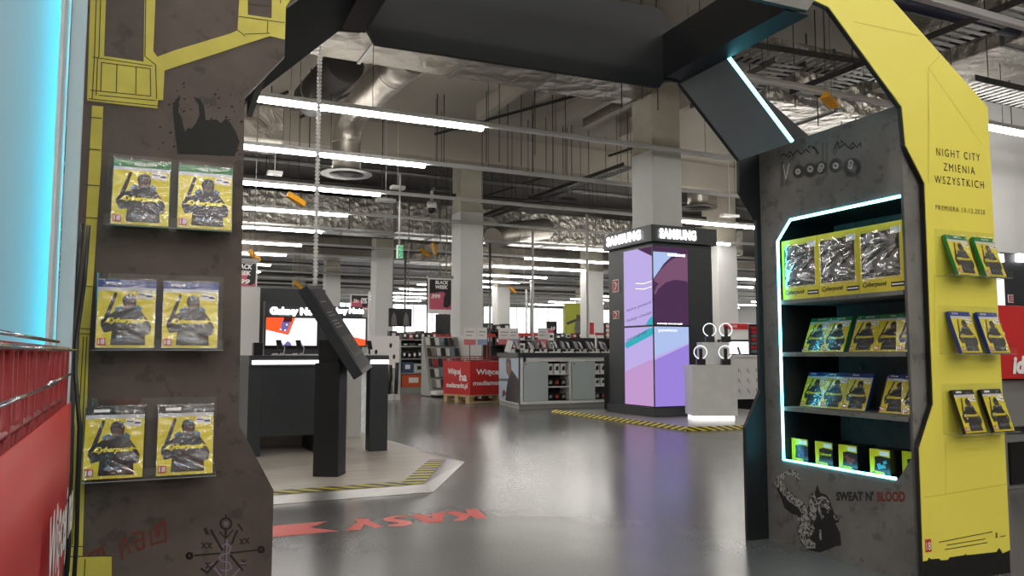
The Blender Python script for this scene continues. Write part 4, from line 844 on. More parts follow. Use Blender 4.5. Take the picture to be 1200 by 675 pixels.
c = U(309, 380, 'y', 7.2); bld(MB().tube([(c.x, 7.2, PZ), (c.x, 7.2, 1.27)], .008, 6), 'thin_rod', M['galv'], 'thin steel rod standing behind the demo table', 'rod', o=(c.x, 7.2, .75))
# slanted totem
tc = X((1.17, 5.16, 0)); rzT = R(-33)
t = thing('info_totem', 'black floor totem carrying a slanted information board', 'info totem', (1.17, 5.16, PZ))
mT = Matrix.Rotation(rzT, 3, 'Z')
lg = MB(); lg.obox((tc.x, tc.y+.03, PZ+.36), (.165, .15, .718), mT); lg.build('pedestal', M['black'], t, bevel=.004)
# board: long axis from top-left to bottom-right in the picture plane, face turned right and up
e1 = X((1.19, 5.14, 0)); A = U(354, 338, 'y', 5.02); B = U(420, 442, 'y', 4.93); ax_ = (B-A); Lb = ax_.length; ax_.normalize()
wv = X((.45, .89, 0)); wv = (wv-ax_*wv.dot(ax_)).normalized(); nv = wv.cross(ax_).normalized()
if nv.z < 0: nv = -nv
rt = Matrix((wv, ax_, nv)).transposed(); mid = (A+B)/2+wv*.21; BW = .42
MB().obox(mid, (BW, Lb, .068), rt).build('slanted_board', M['coal'], t, bevel=.003)
MB().obox(mid+nv*.035, (BW-.05, Lb-.06, .002), rt).build('board_face', mat('dim_info_screen', (38, 38, 40), .55, spec=.3), t)
pr = MB(); Q = lambda u, v, o=.0372: mid+wv*(u*(BW-.06)/2)+ax_*(v*(Lb-.08)/2)+nv*o
for k, v in enumerate((-.72, -.44, -.36, -.22, -.14, -.06)): pr.quad(Q(-.8, v), Q(.2+.1*(k % 3), v), Q(.2+.1*(k % 3), v+.035), Q(-.8, v+.035), 0)
pr.quad(Q(-.95, .2), Q(.95, .2), Q(.95, .72), Q(-.95, .72), 1)
for k in range(5): pr.quad(Q(-.8+.34*k, .3), Q(-.6+.34*k, .28), Q(-.62+.34*k, .66), Q(-.82+.34*k, .6), 2 if k % 2 else 0)
pr.build('printed_notes', [mat('totem_text_grey', (120, 120, 122), .5), mat('totem_picture', (78, 76, 74), .6), mat('totem_pic_dark', (60, 50, 50), .4)], t)
br = MB(); br.obox((tc.x+.0, tc.y+.04, .80), (.13, .10, .20), mT); br.build('bracket', M['black'], t)
# ================================================================== ADVERTISING TOWER
TX, TY = 5.95, 8.33; TX1, TY1 = 6.92, 9.42
t = thing('advertising_tower', 'dark four-sided advertising tower with tall lilac video screens', 'advertising tower', (6.4, 8.9, 0.02)); tower = t
body = MB().prism([(TX+.03, TY+.03), (TX1, TY+.03), (TX1, TY1), (TX+.03, TY1)], 'z', .022, 2.24); body.build('tower_body', M['coal'], t)
MB().box(TX-.012, TX1+.02, TY-.012, TY1+.01, .0215, .135).build('plinth', M['coal'], t, bevel=.004)
MB().box(TX-.04, TX1+.04, TY-.04, TY1+.03, 2.245, 2.46).build('sign_header', M['coal'], t, bevel=.004)
sg = MB(); text_mb(sg, 'SAMSUNG', (TX+.07, 2.285, 6.60, 2.415), lambda p: (p[0], TY-.062, p[1]), bold=.055, sp=1.12); sg.build('glowing_lettering', M.setdefault('glow', emis('sign_white', (255, 255, 255), 3.0)), t, label='glowing white lettering on the front header')
sg = MB(); text_mb(sg, 'SAMSUNG', (0, 0, 1, 1), lambda p: (TX-.062, 9.32-p[0]*.82, 2.29+p[1]*.13), bold=.055, sp=1.12); sg.build('glowing_lettering', M['glow'], t, label='glowing white lettering on the side header')
lil = lambda n_, c, s=.8: emis(n_, c, s*.66)
ms = [lil('scr_lilac', (186, 170, 226)), lil('scr_violet', (152, 128, 214)), lil('scr_plum', (88, 58, 92), .6), lil('scr_mauve', (128, 88, 118), .7), lil('scr_pink', (190, 150, 200)), lil('scr_teal', (60, 170, 186), .8), lil('scr_white', (250, 250, 255), 1.2), lil('scr_ice', (170, 190, 232)), lil('scr_text', (86, 80, 120), .6)]
def screen(P0, ex, w, z0, z1, kind, nrm):
    P = lambda o: (lambda p: (X(P0)+ex*(p[0]*w)+nrm*(.013+o)+X((0, 0, z0+p[1]*(z1-z0)))))
    bz = MB(); q = [X(P0)+ex*a+X((0, 0, z)) for a, z in ((-.012, z0-.012), (w+.012, z0-.012), (w+.012, z1+.012), (-.012, z1+.012))]; bz.add([p for p in q]+[p+nrm*.012 for p in q], [(4, 5, 6, 7), (0, 1, 5, 4), (1, 2, 6, 5), (2, 3, 7, 6), (3, 0, 4, 7)])
    s = bz.build('screen_frame', M['pcase'], tower); m = MB()
    if kind == 'TR':
        m.poly([(0, 0), (1, 0), (1, 1), (0, 1)], P(0), 2); m.poly([(0, 1), (0, .58), (.12, .66), (.3, .78), (.5, .87), (.7, .92), (.7, .93), (0, .93)], P(.002), 7)
        m.poly([(0, .56), (.2, .70), (.5, .83), (.8, .90), (1, .93), (1, .45), (.6, .5), (.2, .5)], P(.004), 3); m.poly([(0, .38), (.06, .48), (.3, .58), (.6, .61), (.9, .58), (1, .55), (1, .0), (0, 0)], P(.006), 2); m.poly([(0, .40), (.08, .49), (.32, .585), (.6, .612), (.9, .585), (.9, .57), (.6, .58), (.34, .54), (.12, .45), (.04, .38)], P(.0075), 3)
    elif kind == 'BR':
        m.poly([(0, 0), (1, 0), (1, 1), (0, 1)], P(0), 0); m.poly([(0, .58), (1, .78), (1, .0), (0, 0)], P(.002), 1); m.poly([(0, 1), (1, 1), (1, .8), (0, .62)], P(.002), 7)
    elif kind == 'TL':
        m.poly([(0, 0), (1, 0), (1, 1), (0, 1)], P(0), 0); m.poly([(.5, 1), (1, 1), (1, .87)], P(.002), 2); m.poly([(.75, .0), (1, .0), (1, .12), (.86, .07)], P(.003), 5)
        for k in range(2): m.poly([(.42, .55-.07*k), (.7, .53-.07*k), (.98, .55-.07*k), (.98, .556-.07*k), (.7, .538-.07*k), (.42, .556-.07*k)], P(.004), 6)
    else:
        m.poly([(0, 0), (1, 0), (1, 1), (0, 1)], P(0), 0); m.poly([(0, .42), (1, .6), (1, 0), (0, 0)], P(.002), 4); m.poly([(.02, .80), (.8, .97), (1, .99), (1, .90), (.1, .73), (.03, .75)], P(.003), 5)
    m.build('screen_picture', ms, s); return s, P
w1 = .57; zmid = 1.172
s, P = screen((TX+.02, TY+.03, 0), X((1, 0, 0)), .54, zmid+.012, 2.19, 'TR', X((0, -1, 0)))
tm = MB(); text_mb(tm, 'SAMSUNG', (.42, .885, .92, .915), P(.009), bold=.03); tm.build('brand_lettering', M['glow'], s); tm = MB(); text_mb(tm, 'nowej generacji', (.08, .004, .80, .022), P(.009), bold=.02); tm.build('screen_lettering', M['glow'], s)
s, P = screen((TX+.02, TY+.03, 0), X((1, 0, 0)), .54, .15, zmid-.012, 'BR', X((0, -1, 0)))
tm = MB(); text_mb(tm, 'powinno', (.12, .925, .66, .975), P(.006)); tm.build('screen_lettering', ms[6], s)
s, P = screen((TX+.03, 9.02, 0), X((0, -1, 0)), .66, zmid+.012, 2.19, 'TL', X((-1, 0, 0)))
tm = MB(); text_mb(tm, 'który powoli', (.10, 0, .96, 1), lambda p: P(.006)((p[0], .165+.10*p[0]+.05*p[1])), shear=.2); tm.build('screen_lettering', ms[8], s); tm = MB(); text_mb(tm, 'ładuje chwilę', (.10, 0, .96, 1), lambda p: P(.006)((p[0], .03+.10*p[0]+.05*p[1])), shear=.2); tm.build('screen_lettering', ms[8], s)
s, P = screen((TX+.03, 9.02, 0), X((0, -1, 0)), .66, .15, zmid-.012, 'BL', X((-1, 0, 0)))
tm = MB(); text_mb(tm, 'mniejszy', (.10, 0, .8, 1), lambda p: P(.006)((p[0], .79+.16*p[0]+.05*p[1]))); tm.build('screen_lettering', ms[8], s)
# red wall signs on the tower's left flank
for px, py, lb in ((722, 335, 'upper red and white fire-hose sign on the tower flank'), (722.5, 369, 'lower small red fire-hose box sign on the tower flank')):
    c = U(px, py, 'x', TX+.028); t = thing('fire_sign', lb, 'safety sign', c); h = .085 if py < 350 else .055
    MB().box(TX+.018, TX+.029, c.y-.075, c.y+.075, c.z-h, c.z+h).build('sign_plate', M['text_w'], t)
    MB().box(TX+.015, TX+.0175, c.y-.062, c.y+.062, c.z-h+.01, c.z+h-.01).build('red_field', M['signred'], t)
    gm = MB(); gm.stroke([(c.y+.02, c.z+h*.6), (c.y-.03, c.z+h*.2), (c.y+.01, c.z-h*.6)], .018, lambda p: (TX+.014, p[0], p[1])); gm.build('pictogram', M['text_w'], t)
# platform round the tower
t = thing('tower_platform', 'low pale platform edged with hazard tape under the tower', 'platform', (6.5, 8, 0))
pp = [(5.36, 9.85), (5.36, 6.92), (5.62, 6.84), (8.0, 6.84), (8.0, 9.85)]
MB().prism(pp, 'z', .001, .02).build('platform_top', M['pgrey'], t)
MB().add([(5.32, 9.9, .001), (5.32, 6.895, .001), (5.355, 6.92, .040), (5.355, 9.9, .040)], [(0, 1, 2, 3)]).build('hazard_tape', stripes('hazard_tape_t2', (222, 206, 60), (24, 24, 22), 8, (0, 1, 3)), t)
MB().add([(5.32, 6.895, .001), (5.60, 6.80, .001), (8.0, 6.80, .001), (8.0, 6.835, .040), (5.61, 6.835, .040), (5.355, 6.92, .040)], [(0, 1, 4, 5), (1, 2, 3, 4)]).build('hazard_tape', stripes('hazard_tape_tower', (222, 206, 60), (24, 24, 22), 9, (1, 0, 3)), t)
bld(MB().box(6.15, 6.42, 9.62, 9.84, .0205, .79), 'black_cabinet', M['pcase'], 'black cabinet between the phone counter and the tower', 'cabinet', o=(6.1, 9.7, .02), bevel=.004)
# ring display stand (turned towards the aisle)
fl_ = U(812, 493, 'z', .02); fr_ = U(865, 493, 'z', .02); pe = (fr_-fl_); pw_ = pe.length; pe.normalize(); pn = X((-pe.y, pe.x, 0)); rtp = Matrix((pe, pn, X((0, 0, 1)))).transposed()
PB = lambda u, v, z: X((fl_.x, fl_.y, 0))+pe*u+pn*v+X((0, 0, z))
t = thing('ring_display', 'pale concrete-look pedestal display right of the tower', 'display stand', PB(pw_/2, .2, .02)); rd = t
gc = mat('pale_concrete_look', (216, 218, 216), .6, var=.06, vscale=7)
hz = U(838, 428, 'y', fl_.y-.2).z
def pbox(u0, u1, v0, v1, z0, z1): return MB().obox(PB((u0+u1)/2, (v0+v1)/2, (z0+z1)/2), (u1-u0, v1-v0, z1-z0), rtp)
pbox(0, pw_, 0, .42, .075, hz).build('pedestal_front', gc, t, bevel=.004)
rz1 = U(845, 401, 'y', fl_.y).z
pbox(.16, pw_-.03, .20, .42, hz+.0005, rz1).build('stepped_riser', gc, t, bevel=.004)
pbox(.03, pw_-.03, .03, .40, .0205, .0745).build('glow_base', emis('base_glow', (255, 250, 246), .9), t, label='glowing white base gap')
for i, (px, v, bz) in enumerate(((820, .10, hz), (849, .10, hz), (831, .28, rz1), (850.5, .28, rz1))):
    c0 = PB(0, v, 0); best = min([k*.01 for k in range(0, 60)], key=lambda u: abs(sx(PB(u, v, bz+.1))-(px-600)/FPX))
    c = PB(best, v, bz+.155 if i < 2 else bz+.155); pos = ('lower left', 'lower right', 'upper left', 'upper right')[i]
    t = thing('ring_phone_stand', 'phone on black block with pale ring, %s on the concrete-look pedestal' % pos, 'phone stand', PB(best, v, bz), group='ring stands on the pedestal')
    MB().obox(PB(best, v, bz+.037), (.105, .07, .072), rtp).build('block', M['pcase'], t, bevel=.003)
    rg = MB(); rg.tube([c+pe*(.078*cos(2*pi*k/24))+X((0, 0, .078*sin(2*pi*k/24))) for k in range(25)], .006, 6, cap=False); rg.build('ring', emis('pale_ring', (236, 240, 244), .7), t)
    MB().obox(c-pn*.012+X((0, 0, -.02)), (.044, .01, .13), rtp).build('phone', M['pcase'], t, bevel=.003)
# ================================================================== PHONE COUNTER
cy0 = 10.6; DX = lambda px: U(px, 440, 'y', cy0).x
cx0, cy0 = 5.155, 10.6; cx1 = 8.6; cyb = 11.75; cxl = 5.36
t = thing('phone_counter', 'long white phone counter with frosted glass doors behind the hazard tape', 'counter', (6.8, 11, 0)); ctr = t
ol = [(cx0, cy0), (cx1, cy0), (cx1, cyb), (cxl, cyb)]
MB().prism([(cx0+.02, cy0+.03), (cx1-.02, cy0+.03), (cx1-.02, cyb-.02), (cxl, cyb-.02)], 'z', 0, .07).build('plinth', M['shelfg'], t)
MB().prism([(cx0-.03, cy0-.03), (cx1+.03, cy0-.03), (cx1+.03, cyb+.02), (cxl-.03, cyb+.02)], 'z', .765, .83).build('worktop', M['coal'], t, bevel=.004)
mb = MB(); mb.box(cx0+.12, cx1, cy0, cy0+.02, .70, .765); mb.box(cx0, DX(613), cy0, cy0+.02, .07, .765); mb.box(DX(613), cx1, cy0, cy0+.02, .07, .11)
dx = [cx0+.14, cx0+.60, cx0+.62, cx0+.98, cx0+1.01, cx0+1.44, cx0+1.46, cx0+1.78]
for xx in (DX(667.5), cx0+1.95, cx0+2.8): mb.box(xx, xx+.025, cy0, cy0+.4, .11, .70)
mb.prism([(cx0+.001, cy0), (cx0+.02, cy0), (cxl+.02, cyb-.03), (cxl+.001, cyb-.03)], 'z', .07, .765); mb.box(cx0+.1, cx1-.02, cy0+.42, cy0+.44, .07, .765)
mb.build('carcass', M['white'], t)
MB().box(DX(642), DX(667), cy0+.02, cy0+.41, .112, .118).build('shelf_lining', M['pcase'], t)
for xx, (a_, b_) in enumerate(((DX(613.5), DX(642)), (DX(670), DX(697)), (cx0+2.0, cx0+2.45))):
    d_ = MB().box(a_, b_, cy0-.006, cy0, .115, .695).build('glass_door', M['frost'], t, label='frosted glass sliding door')
    MB().tube([(a_+.03, cy0-.008, .66), (a_+.03, cy0-.014, .66)], .010, 10).build('door_lock', M['chrome'], d_)
for xa_, xb_ in ((DX(642), DX(667)), (DX(697), DX(697)+.38)): MB().box(xa_, xb_, cy0+.30, cy0+.31, .11, .70).build('dark_cupboard_back', M['pcase'], t)
for z in (.31, .50):
    for a_, b_ in ((DX(642), DX(667)), (DX(697), DX(697)+.38)): MB().box(a_, b_, cy0+.01, cy0+.3, z, z+.016).build('shelf', M['white'], t)
# picture panel on the left end
ex = (X((cxl, cyb, 0))-X((cx0, cy0, 0))); EL = ex.length; ex.normalize(); nr = X((-ex.y, ex.x, 0))
pp_ = lambda o: (lambda p: X((cxl, cyb, 0))-ex*(p[0]*EL)+nr*(.004+o)+X((0, 0, .09+p[1]*.66)))
pm = MB(); pm.poly([(0, 0), (1, 0), (1, 1), (0, 1)], pp_(0), 0); pm.poly([(0, .5), (.5, .52), (.5, .46), (0, .44)], pp_(.002), 4)
pm.poly([(.36, 0), (.42, .3), (.5, .5), (.60, .66), (.70, .72), (.86, .62), (1, .52), (1, 0)], pp_(.003), 1); pm.poly([(.40, .78), (.42, .94), (.52, 1.0), (.62, .95), (.66, .80), (.68, .70), (.60, .62), (.50, .58), (.46, .64), (.42, .66)], pp_(.005), 2); pm.poly([(.38, .84), (.42, .98), (.54, 1.0), (.64, .95), (.66, .82), (.60, .84), (.56, .90), (.44, .90)], pp_(.006), 3); pm.poly([(.2, .05), (.3, .1), (.42, .16), (.3, .26), (.22, .2)], pp_(.005), 5)
pm.build('photo_panel', [mat('photo_sky', (176, 198, 214), .4), mat('photo_suit', (34, 36, 44), .4), mat('photo_skin', (122, 92, 80), .4), mat('photo_hair', (66, 54, 50), .4), mat('photo_sea', (98, 110, 122), .4), mat('photo_mark', (116, 52, 56), .4)], t, label='photo panel of a person in a dark suit against pale sky')
# boxes in the open cupboards
k = 0; rn = random.Random(4)
items = []
for ci, xx in enumerate((DX(643), DX(698))):
    for ri, z in enumerate((.1185 if ci == 0 else .1105, .3265, .5165)):
        for j in range(3):
            wh = (ri == 2 or (ri == 1 and ci)) ; h_ = (.10, .11, .15)[ri]; x = xx+.012+j*.112
            mb = MB().box(x, x+.085, cy0+.05, cy0+.2, z, z+h_); c = M['card'] if wh else M['pcase']
            o_ = bld(mb, 'device_carton', c, '%s carton, %s on the %s shelf of the %s open cupboard' % ('white' if wh else 'black', ('left', 'middle', 'right')[j], ('bottom', 'middle', 'top')[ri], ('left', 'right')[ci]), 'carton', 'cartons in the counter cupboards', o=(x+.04, cy0+.1, z), bevel=.003)
            MB().poly([(.02, .3), (.08, .34), (.075, .8), (.03, .7)], lambda p: (x+p[0]*.9, cy0+.049, z+p[1]*h_)).build('box_picture', M['ink'] if wh else (M['shelfg'] if j != 1 else M['crate']), o_)
# phones on the counter
def cphone(c, lab, grp, first=None):
    x, y, z = c; t = thing('display_phone', lab, 'phone', c, group=grp)
    MB().prism([(y, z), (y+.13, z), (y+.10, z+.05), (y+.05, z+.06)], 'x', x-.055, x+.095).build('stand_foot', M['whitem'], t)
    rt_ = Euler((-.6, .25, .35)).to_matrix(); MB().obox((x+.0, y+.03, z+.105), (.10, .018, .17), rt_).build('phone_body', M['pcase'], t, bevel=.004)
    MB().box(x-.06, x+.03, y-.02, y-.012, z, z+.055).build('security_block', M['pcase'], t, bevel=.003)
    MB().tube([(x+.0, y+.07, z+.05), (x+.06, y+.09, z+.04), (x+.07, y+.03, z+.006)], .006, 6).build('cable', M['text_w'], t); return t
xs = [cx0+.36+.232*i for i in range(12)]
ph = cphone((xs[0], 10.72, .8305), 'black tilted phone on white stand, leftmost in the front row on the counter', 'phones on the white counter'); kids(ph)
for i, x in enumerate(xs[1:]): dup(ph, (x, 10.72, .8305), 0, 0, 0, 'black tilted phone on white stand, %s in the front row on the counter' % od(i+1, 12), 'phones on the white counter')
for i in range(12): dup(ph, (cx0+.30+.232*i, 11.25, .8305), R(8), 0, 0, 'black tilted phone on white stand, %s in the back row on the counter' % od(i, 12), 'phones on the white counter')
for i in range(12):
    x = cx0+.30+.232*i; mb = MB().prism([(10.60, .8302), (10.67, .8302), (10.66, .85)], 'x', x, x+.19); bld(mb, 'price_card', M['card'], 'white price strip along the counter edge, %s of twelve' % od(i, 12), 'price card', 'price strips on the counter', o=(x, 10.63, .83))
for i, (xa, xb) in enumerate(((cx0+1.12, cx0+1.86), (cx0+1.92, cx0+2.4), (cx0+2.5, cx0+3.2))):
    bld(MB().box(xa, xb, 11.5, 11.53, .8305, 1.08), 'display_riser', M['pcase'], 'black riser board at the back of the counter, %s of three' % od(i, 3), 'riser', 'black risers on the counter', o=((xa+xb)/2, 11.5, .83), bevel=.004)
mb = MB(); mb.obox((cx0+.12, 11.2, .93), (.09, .02, .19), Euler((-.2, .25, -.5)).to_matrix()); bld(mb, 'leaflet_rack', M['card'], 'white leaflet leaning at the left end of the counter', 'leaflet', o=(cx0+.12, 11.2, .83), bevel=.002)
# ================================================================== RED BIN ON PALLET
bx, by = 5.04, 12.2; ra = R(12); rt_ = Matrix.Rotation(ra, 3, 'Z'); BP = lambda x, y, z: X((bx, by, 0))+rt_@X((x, y, z))
t = thing('pallet', 'wooden pallet under the red promotional bin', 'pallet', (bx, by, 0))
mb = MB()
for yy in (.02, .35, .69): mb.obox(BP(.6, yy+.06, .013), (1.2, .10, .024), rt_)
for xx in (.05, .6, 1.15):
    for yy in (.08, .41, .75): mb.obox(BP(xx, yy, .064), (.10, .10, .078), rt_)
mb.build('bottom_blocks', M['pallet'], t)
mb = MB()
for k in range(7): mb.obox(BP(.6, .06+k*.122, .124), (1.2, .098, .02), rt_)
for xx in (.05, .6, 1.15): mb.obox(BP(xx, .41, .107), (.10, .82, .014), rt_)
mb.build('top_boards', M['pallet'], t)
t = thing('promo_bin', 'red wrapped wire bin with white lettering standing on a pallet', 'sale bin', BP(.6, .4, .135)); 
mb = MB(); B8 = lambda x0, x1, y0, y1, z0, z1: mb.obox(BP((x0+x1)/2, (y0+y1)/2, (z0+z1)/2), (x1-x0, y1-y0, z1-z0), rt_)
B8(.0, 1.2, .0, .015, .136, .69); B8(0, .015, .015, .80, .136, .69); B8(1.185, 1.2, .015, .80, .136, .69); B8(0, 1.2, .80, .815, .136, .69); bo = mb.build('red_panels', M['red'], t)
mb = MB()
for z in (.70, .735, .77):
    for a_, b_ in (((0, 0), (1.2, 0)), ((0, 0), (0, .8)), ((0, .8), (1.2, .8)), ((1.2, 0), (1.2, .8))): mb.tube([BP(*a_, z), BP(*b_, z)], .006, 5)
for k in range(13): mb.tube([BP(k*.1, 0, .69), BP(k*.1, 0, .77)], .005, 5)
for k in range(1, 9): mb.tube([BP(0, k*.1, .69), BP(0, k*.1, .77)], .005, 5)
mb.build('wire_rim', M['dred'], t)
mb = MB(); fl = lambda o: (lambda p: BP(p[0], -.004-o, p[1])); text_mb(mb, 'Więcej na', (.12, .44, .82, .56), fl(0), bold=.03); text_mb(mb, 'mediamarkt.pl', (.06, .27, .86, .37), fl(0), bold=.03)
fs = lambda p: BP(-.004, .75-p[0], p[1]); text_mb(mb, 'Więcej', (.08, .44, .48, .57), fs, bold=.03); text_mb(mb, 'na', (.44, .36, .66, .46), fs, bold=.03); text_mb(mb, 'mediamarkt.pl', (.04, .22, .68, .33), fs, bold=.03)
mb.build('bin_lettering', M['text_w'], bo)
rn = random.Random(8)
for i in range(10):
    c = BP(.12+.11*i, .12+.5*rn.random(), .66); mb = MB(); mb.obox(c, (.15, .11, .06), Euler((rn.uniform(-.3, .3), rn.uniform(-.3, .3), rn.uniform(0, 3))).to_matrix())
    bld(mb, 'sale_item', M[('card', 'pcase', 'shelfg', 'pink')[i % 4]], '%s boxed sale item in the red bin, %s of ten' % (('white', 'black', 'grey', 'pink')[i % 4], od(i, 10)), 'boxed item', 'sale items in the red bin', o=c, bevel=.004)
def psign(px, py, y, z0, lab, red=True, w=.11, h=.15):
    c = U(px, py, 'y', y); t = thing('price_sign', lab, 'price sign', (c.x, y, z0), group='price signs on thin posts')
    MB().tube([(c.x, y, z0), (c.x, y, c.z-h)], .006, 6).build('post', M['dsteel'], t)
    mb = MB().box(c.x-w, c.x+w, y-.006, y, c.z-h, c.z+h); s = mb.build('sign_card', M['card'], t, bevel=.002)
    MB().box(c.x-w, c.x+w, y-.010, y-.0065, c.z-h, c.z-h*.35).build('red_field', mat('sign_pink_red', (204, 110, 116), .5) if red else mat('sign_blue', (140, 160, 190), .5), s)
    mb = MB(); mb.stroke([(c.x-w*.6, c.z+h*.5), (c.x+w*.6, c.z+h*.5)], h*.12, lambda p: (p[0], y-.0075, p[1])); mb.stroke([(c.x-w*.6, c.z+h*.1), (c.x+w*.3, c.z+h*.1)], h*.1, lambda p: (p[0], y-.0075, p[1])); mb.build('printed_lines', M['shelfg'], s)
psign(550.5, 394, 12.6, .70, 'white price sign on a post, left one over the red bin'); psign(565, 394, 12.6, .70, 'white price sign on a post, right one over the red bin', False, w=.09)
psign(591, 394, 13.2, 0, 'pink and white price sign at the left end above the counter', True, .12, .15); psign(602, 394, 13.6, 0, 'pale price sign beside the leftmost counter sign', False, .10, .15); psign(636, 394, 13.6, 0, 'red-footed price sign above the middle of the counter', True, .11, .16)
# ================================================================== SHELVING BEYOND
def shelving(x0, x1, y, h, zs, lab, m='shelfg', dep=.5, back='shelfg'):
    t = thing('shelf_unit', lab, 'shelf unit', ((x0+x1)/2, y, 0)); MB().box(x0+.02, x1-.02, y+dep-.02, y+dep, .1, h).build('back_panel', M[back], t)
    for x in (x0, x1-.02): MB().box(x, x+.02, y, y+dep, 0, h).build('side_panel', M[m], t)
    MB().box(x0+.02, x1-.02, y+.01, y+dep-.02, 0, .1).build('base', M[m], t)
    for z in zs: MB().box(x0+.021, x1-.021, y, y+dep-.021, z-.02, z).build('shelf', M[m], t)
    return t
gx0 = U(469, 430, 'y', 16).x; gx1 = U(515, 430, 'y', 16).x
shelving(gx0, gx1, 16, 1.12, (.12, .42, .72, .98, 1.12), 'grey shelf unit with headsets and blue boxes left of the case rack')
pal = [mat('stock_%d' % i, c, .45) for i, c in enumerate(((34, 34, 38), (60, 74, 112), (196, 84, 40), (190, 190, 188), (150, 40, 46), (110, 108, 104), (62, 46, 44), (96, 124, 132), (216, 196, 80)))]
def stock(x0, x1, y, z, n_, h, cols_, nm, lab, grp, dep=.25, gap=.02, word=None):
    w_ = (x1-x0)/n_
    for i in range(n_):
        hh = h*(.85+.3*((i*7+3) % 5)/5); c = cols_[i % len(cols_)]; x = x0+i*w_
        mb = MB().box(x+gap/2, x+w_-gap/2, y+.03, y+.03+dep, z+.0008, z+hh)
        o_ = bld(mb, nm, pal[c], '%s %s, %s' % (('black', 'dark blue', 'orange', 'white', 'red', 'grey', 'dark brown', 'teal grey', 'yellow')[c], lab, od(i, n_) if n_ > 1 else 'the only one'), word or nm.split('_')[-1], grp, o=(x+w_/2, y, z), bevel=.006)
        MB().box(x+w_*.3, x+w_*.7, y+.024, y+.029, z+hh*.35, z+hh*.75).build('box_print', M['card'] if c in (0, 1, 2, 4, 6) else M['ink'], o_)
stock(gx0+.04, gx1-.3, 16, .12, 1, .26, [2], 'stock_box', 'wide box on the bottom shelf of the grey unit', 'boxes on the grey unit', dep=.4)
stock(gx0+.04, gx1-.04, 16, .42, 3, .22, [1, 3, 1], 'stock_box', 'boxed set on the second shelf of the grey unit', 'boxes on the grey unit')
stock(gx0+.04, gx1-.04, 16, .72, 7, .15, [0, 0, 6, 0], 'stock_box', 'small pack on the third shelf of the grey unit', 'boxes on the grey unit', gap=.04)
stock(gx0+.04, gx1-.04, 16, .98, 5, .06, [0, 5, 0], 'headphones_box', 'low pack on the fourth shelf of the grey unit', 'boxes on the grey unit', gap=.05, word='box')
stock(gx0+.04, gx1-.04, 16, 1.12, 6, .14, [0, 4, 0, 6], 'stock_box', 'pack on top of the grey unit', 'boxes on the grey unit', gap=.03)
# wire-stand of phone cases
cxa = U(503, 430, 'y', 14.4).x; cxb = U(545, 430, 'y', 14.4).x
t = thing('case_rack', 'slanted grey rack hung with phone cases beside the red bin', 'rack', ((cxa+cxb)/2, 14.6, 0))
MB().prism([(14.35, .12), (14.8, 1.15), (14.86, 1.15), (14.86, .02), (14.3, .02), (14.3, .12)], 'x', cxa, cxb).build('rack_body', M['shelfg'], t)
MB().box(cxa, cxb-.15, 14.0, 14.3, .05, .12).build('white_foot_shelf', M['white'], t, bevel=.004)
MB().box(cxb, cxb+.03, 14.3, 14.9, 0, 1.18).build('end_panel', M['whitem'], t)
n5 = 0
for r_ in range(5):
    for c_ in range(7):
        z = .16+r_*.2; y = 14.35+(z-.12)*.437-.012; x = cxa+.03+c_*(cxb-cxa-.06)/7; w_ = (cxb-cxa)/7*.72
        mb = MB(); mb.obox((x+w_/2, y-.018, z+.09), (w_, .018, .165), Euler((-.4, .0, 0)).to_matrix())
        col_ = [5, 3, 0, 3, 7, 0, 6][(c_+r_*2) % 7] if r_ != 2 else [6, 4, 0, 4, 3, 4, 6][c_]
        bld(mb, 'phone_case', pal[col_], 'phone case on the slanted rack, row %s from the top, %s' % (('five', 'four', 'three', 'two', 'one')[r_], od(c_, 7)), 'phone case', 'phone cases on the slanted rack', o=(x, y, z), bevel=.003)
# table / ad panel right behind the demo table
c = U(447, 385, 'y', 14); 
bx0 = U(434, 400, 'y', 14.5).x; bx1 = U(468, 400, 'y', 14.5).x; t = thing('picture_panel', 'low pale picture panel behind the right end of the demo table', 'panel', (bx0, 14.5, 0))
MB().box(bx0, bx1, 14.5, 14.54, .55, 1.15).build('panel_sheet', M['card'], t)
for x in (bx0+.03, bx1-.06): MB().box(x, x+.03, 14.541, 14.57, 0, 1.1).build('panel_post', M['dsteel'], t)
mb = MB()
for k, (a_, b_) in enumerate(((.2, .5), (.35, .3), (.7, .7), (.82, .35), (.55, .15))): mb.poly([(bx0+(bx1-bx0)*a_+.03*cos(q), .55+.6*b_+.05*sin(q)) for q in (0, 1, 2, 3, 4, 5)], lambda p: (p[0], 14.498, p[1]), k % 2)
mb.build('panel_print', [M['ink'], pal[6]], t)
# small dark racks behind totem leg
for i, (px, h_) in enumerate(((456, .62), (464, .66))):
    p = U(px, 440, 'y', 13.8); t = thing('umbrella_stick', 'thin dark upright item leaning beside the grey unit, %s one' % ('left', 'right')[i], 'upright pack', (p.x, 13.8, 0), group='thin dark upright items'); MB().tube([(p.x, 13.8, .1), (p.x+.02, 13.8, h_)], .035, 6).build('shaft', M['pcase'], t); MB().box(p.x-.05, p.x+.05, 13.7, 13.9, 0, .1).build('foot', M['whitem'], t)
